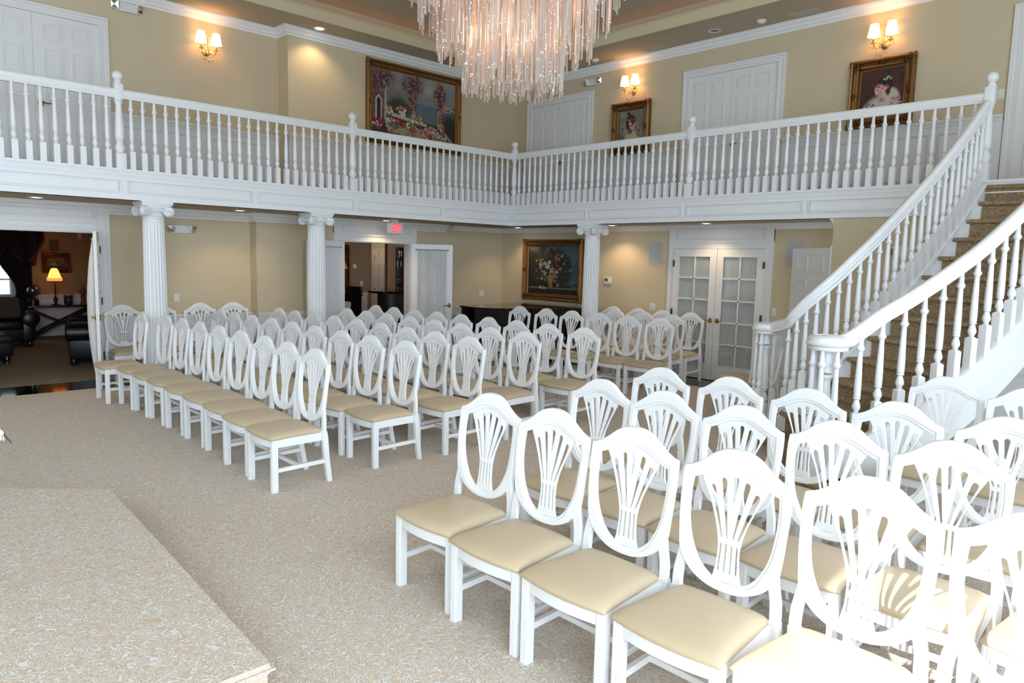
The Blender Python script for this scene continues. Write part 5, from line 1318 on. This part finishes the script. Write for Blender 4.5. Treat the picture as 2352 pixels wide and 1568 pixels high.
def unseen_big_window(n, side, a0, a1, z0, z1, shade):
    b = MB()
    def bx(u0, u1, n0, n1, c0, c1):
        if side == 'B': b.box(u0, u1, BY + n0, BY + n1, c0, c1)
        else: b.box(RX - n1, RX - n0, u0, u1, c0, c1)
    for r in ((a0 - .09, a0, z0 - .09, z1 + .09), (a1, a1 + .09, z0 - .09, z1 + .09), (a0, a1, z0 - .09, z0), (a0, a1, z1, z1 + .09)): bx(r[0], r[1], -.02, .018, r[2], r[3])
    if not shade:
        for i in (1, 2): q = a0 + (a1 - a0) * i / 3; bx(q - .02, q + .02, -.12, -.08, z0, z1)
        bx(a0, a1, -.12, -.08, (z0 + z1) / 2 - .02, (z0 + z1) / 2 + .02)
    w_ = struct(b.build('window_%d' % n, DOORW, smooth=False))
    if shade:
        b = MB(); bx(a0, a1, .001, .006, z0, z1); b.build('roller_shade', SHEER, w_, smooth=False)
for i, (x0, x1) in enumerate(((-.9, 1.4), (1.9, 4.2), (4.7, 7.0))): unseen_big_window(2 + i, 'B', x0, x1, .7, 4.9, True)  # unseen blank windows added on solid wall to back the fill lamps
unseen_big_window(5, 'B', 8.62, 11.9, 2.7, 5.25, False)
for i, (y0, y1) in enumerate(((-12.0, -9.3), (-8.7, -6.0), (-5.4, -2.7))): unseen_big_window(6 + i, 'R', y0, y1, .6, 5.0, False)
S = D.lights.new('sun', 'SUN'); S.energy = 7; S.angle = math.radians(.6); S.color = (1, .98, .94)
so = D.objects.new('sun', S); COL.objects.link(so); so.rotation_euler = Vector((-.02, .84, -.54)).to_track_quat('-Z', 'Y').to_euler()
for name, loc, rot, sx, sy in (('cove_light', (-.60, -5.5, CEILZ + .10), (PI, 0, 0), .1, 11.5), ('cove_light', (5.8, .30, CEILZ + .10), (PI, 0, 0), 12.0, .1)): area(name, loc, rot, sx, sy, 3, (1, .50, .24))
for loc, e, c in (((-4.6, -6.8, 2.3), 5, (1, .75, .5)), ((-3.6, .4, 2.1), 9, (1, .66, .38)), ((-5.6, 1.3, 1.9), 3, (1, .72, .45))):
    L = D.lights.new('room_lamp', 'POINT'); L.energy = e; L.color = c; L.shadow_soft_size = .1; o = D.objects.new('room_lamp', L); COL.objects.link(o); o.location = loc  # warm point lights added in the side rooms, without fixtures
w = D.worlds.new('World'); SC.world = w; w.use_nodes = True
w.node_tree.nodes['Background'].inputs['Color'].default_value = (.78, .89, 1, 1); w.node_tree.nodes['Background'].inputs['Strength'].default_value = 1.5

# ------------------------------------------------------------------ camera
F, YAW, PIT, ROLL = 1650.045, math.radians(46.3281), math.radians(-6.48866), math.radians(1.38741)
CAMP = Vector((9.637, -9.137, 1.804))
cy_, sy_, cp_, sp_ = math.cos(YAW), math.sin(YAW), math.cos(PIT), math.sin(PIT)
fw0, r0, u0 = Vector((-sy_, cy_, 0)), Vector((cy_, sy_, 0)), Vector((0, 0, 1))
fwd = fw0 * cp_ + u0 * sp_; up = u0 * cp_ - fw0 * sp_
rv = r0 * math.cos(ROLL) + up * math.sin(ROLL); uv = up * math.cos(ROLL) - r0 * math.sin(ROLL)
cam = D.cameras.new('camera'); cam.sensor_width = 36; cam.lens = F * 36 / 2352; cam.clip_start = .05; cam.clip_end = 100
co = D.objects.new('camera', cam); COL.objects.link(co)
co.matrix_world = Matrix(((rv.x, uv.x, -fwd.x, CAMP.x), (rv.y, uv.y, -fwd.y, CAMP.y), (rv.z, uv.z, -fwd.z, CAMP.z), (0, 0, 0, 1)))
SC.camera = co
SC.view_settings.view_transform = 'Standard'; SC.view_settings.look = 'None'; SC.view_settings.gamma = 1; SC.view_settings.use_curve_mapping = False
SC.view_settings.exposure = 0.42
SC.cycles.max_bounces = 7; SC.cycles.transparent_max_bounces = 14; SC.cycles.diffuse_bounces = 4; SC.cycles.glossy_bounces = 3
SC.cycles.use_adaptive_sampling = True; SC.cycles.adaptive_threshold = 0.06; SC.cycles.adaptive_min_samples = 16
SC.cycles.caustics_reflective = False; SC.cycles.caustics_refractive = False; SC.cycles.sample_clamp_indirect = 6
SC.cycles.use_denoising = True
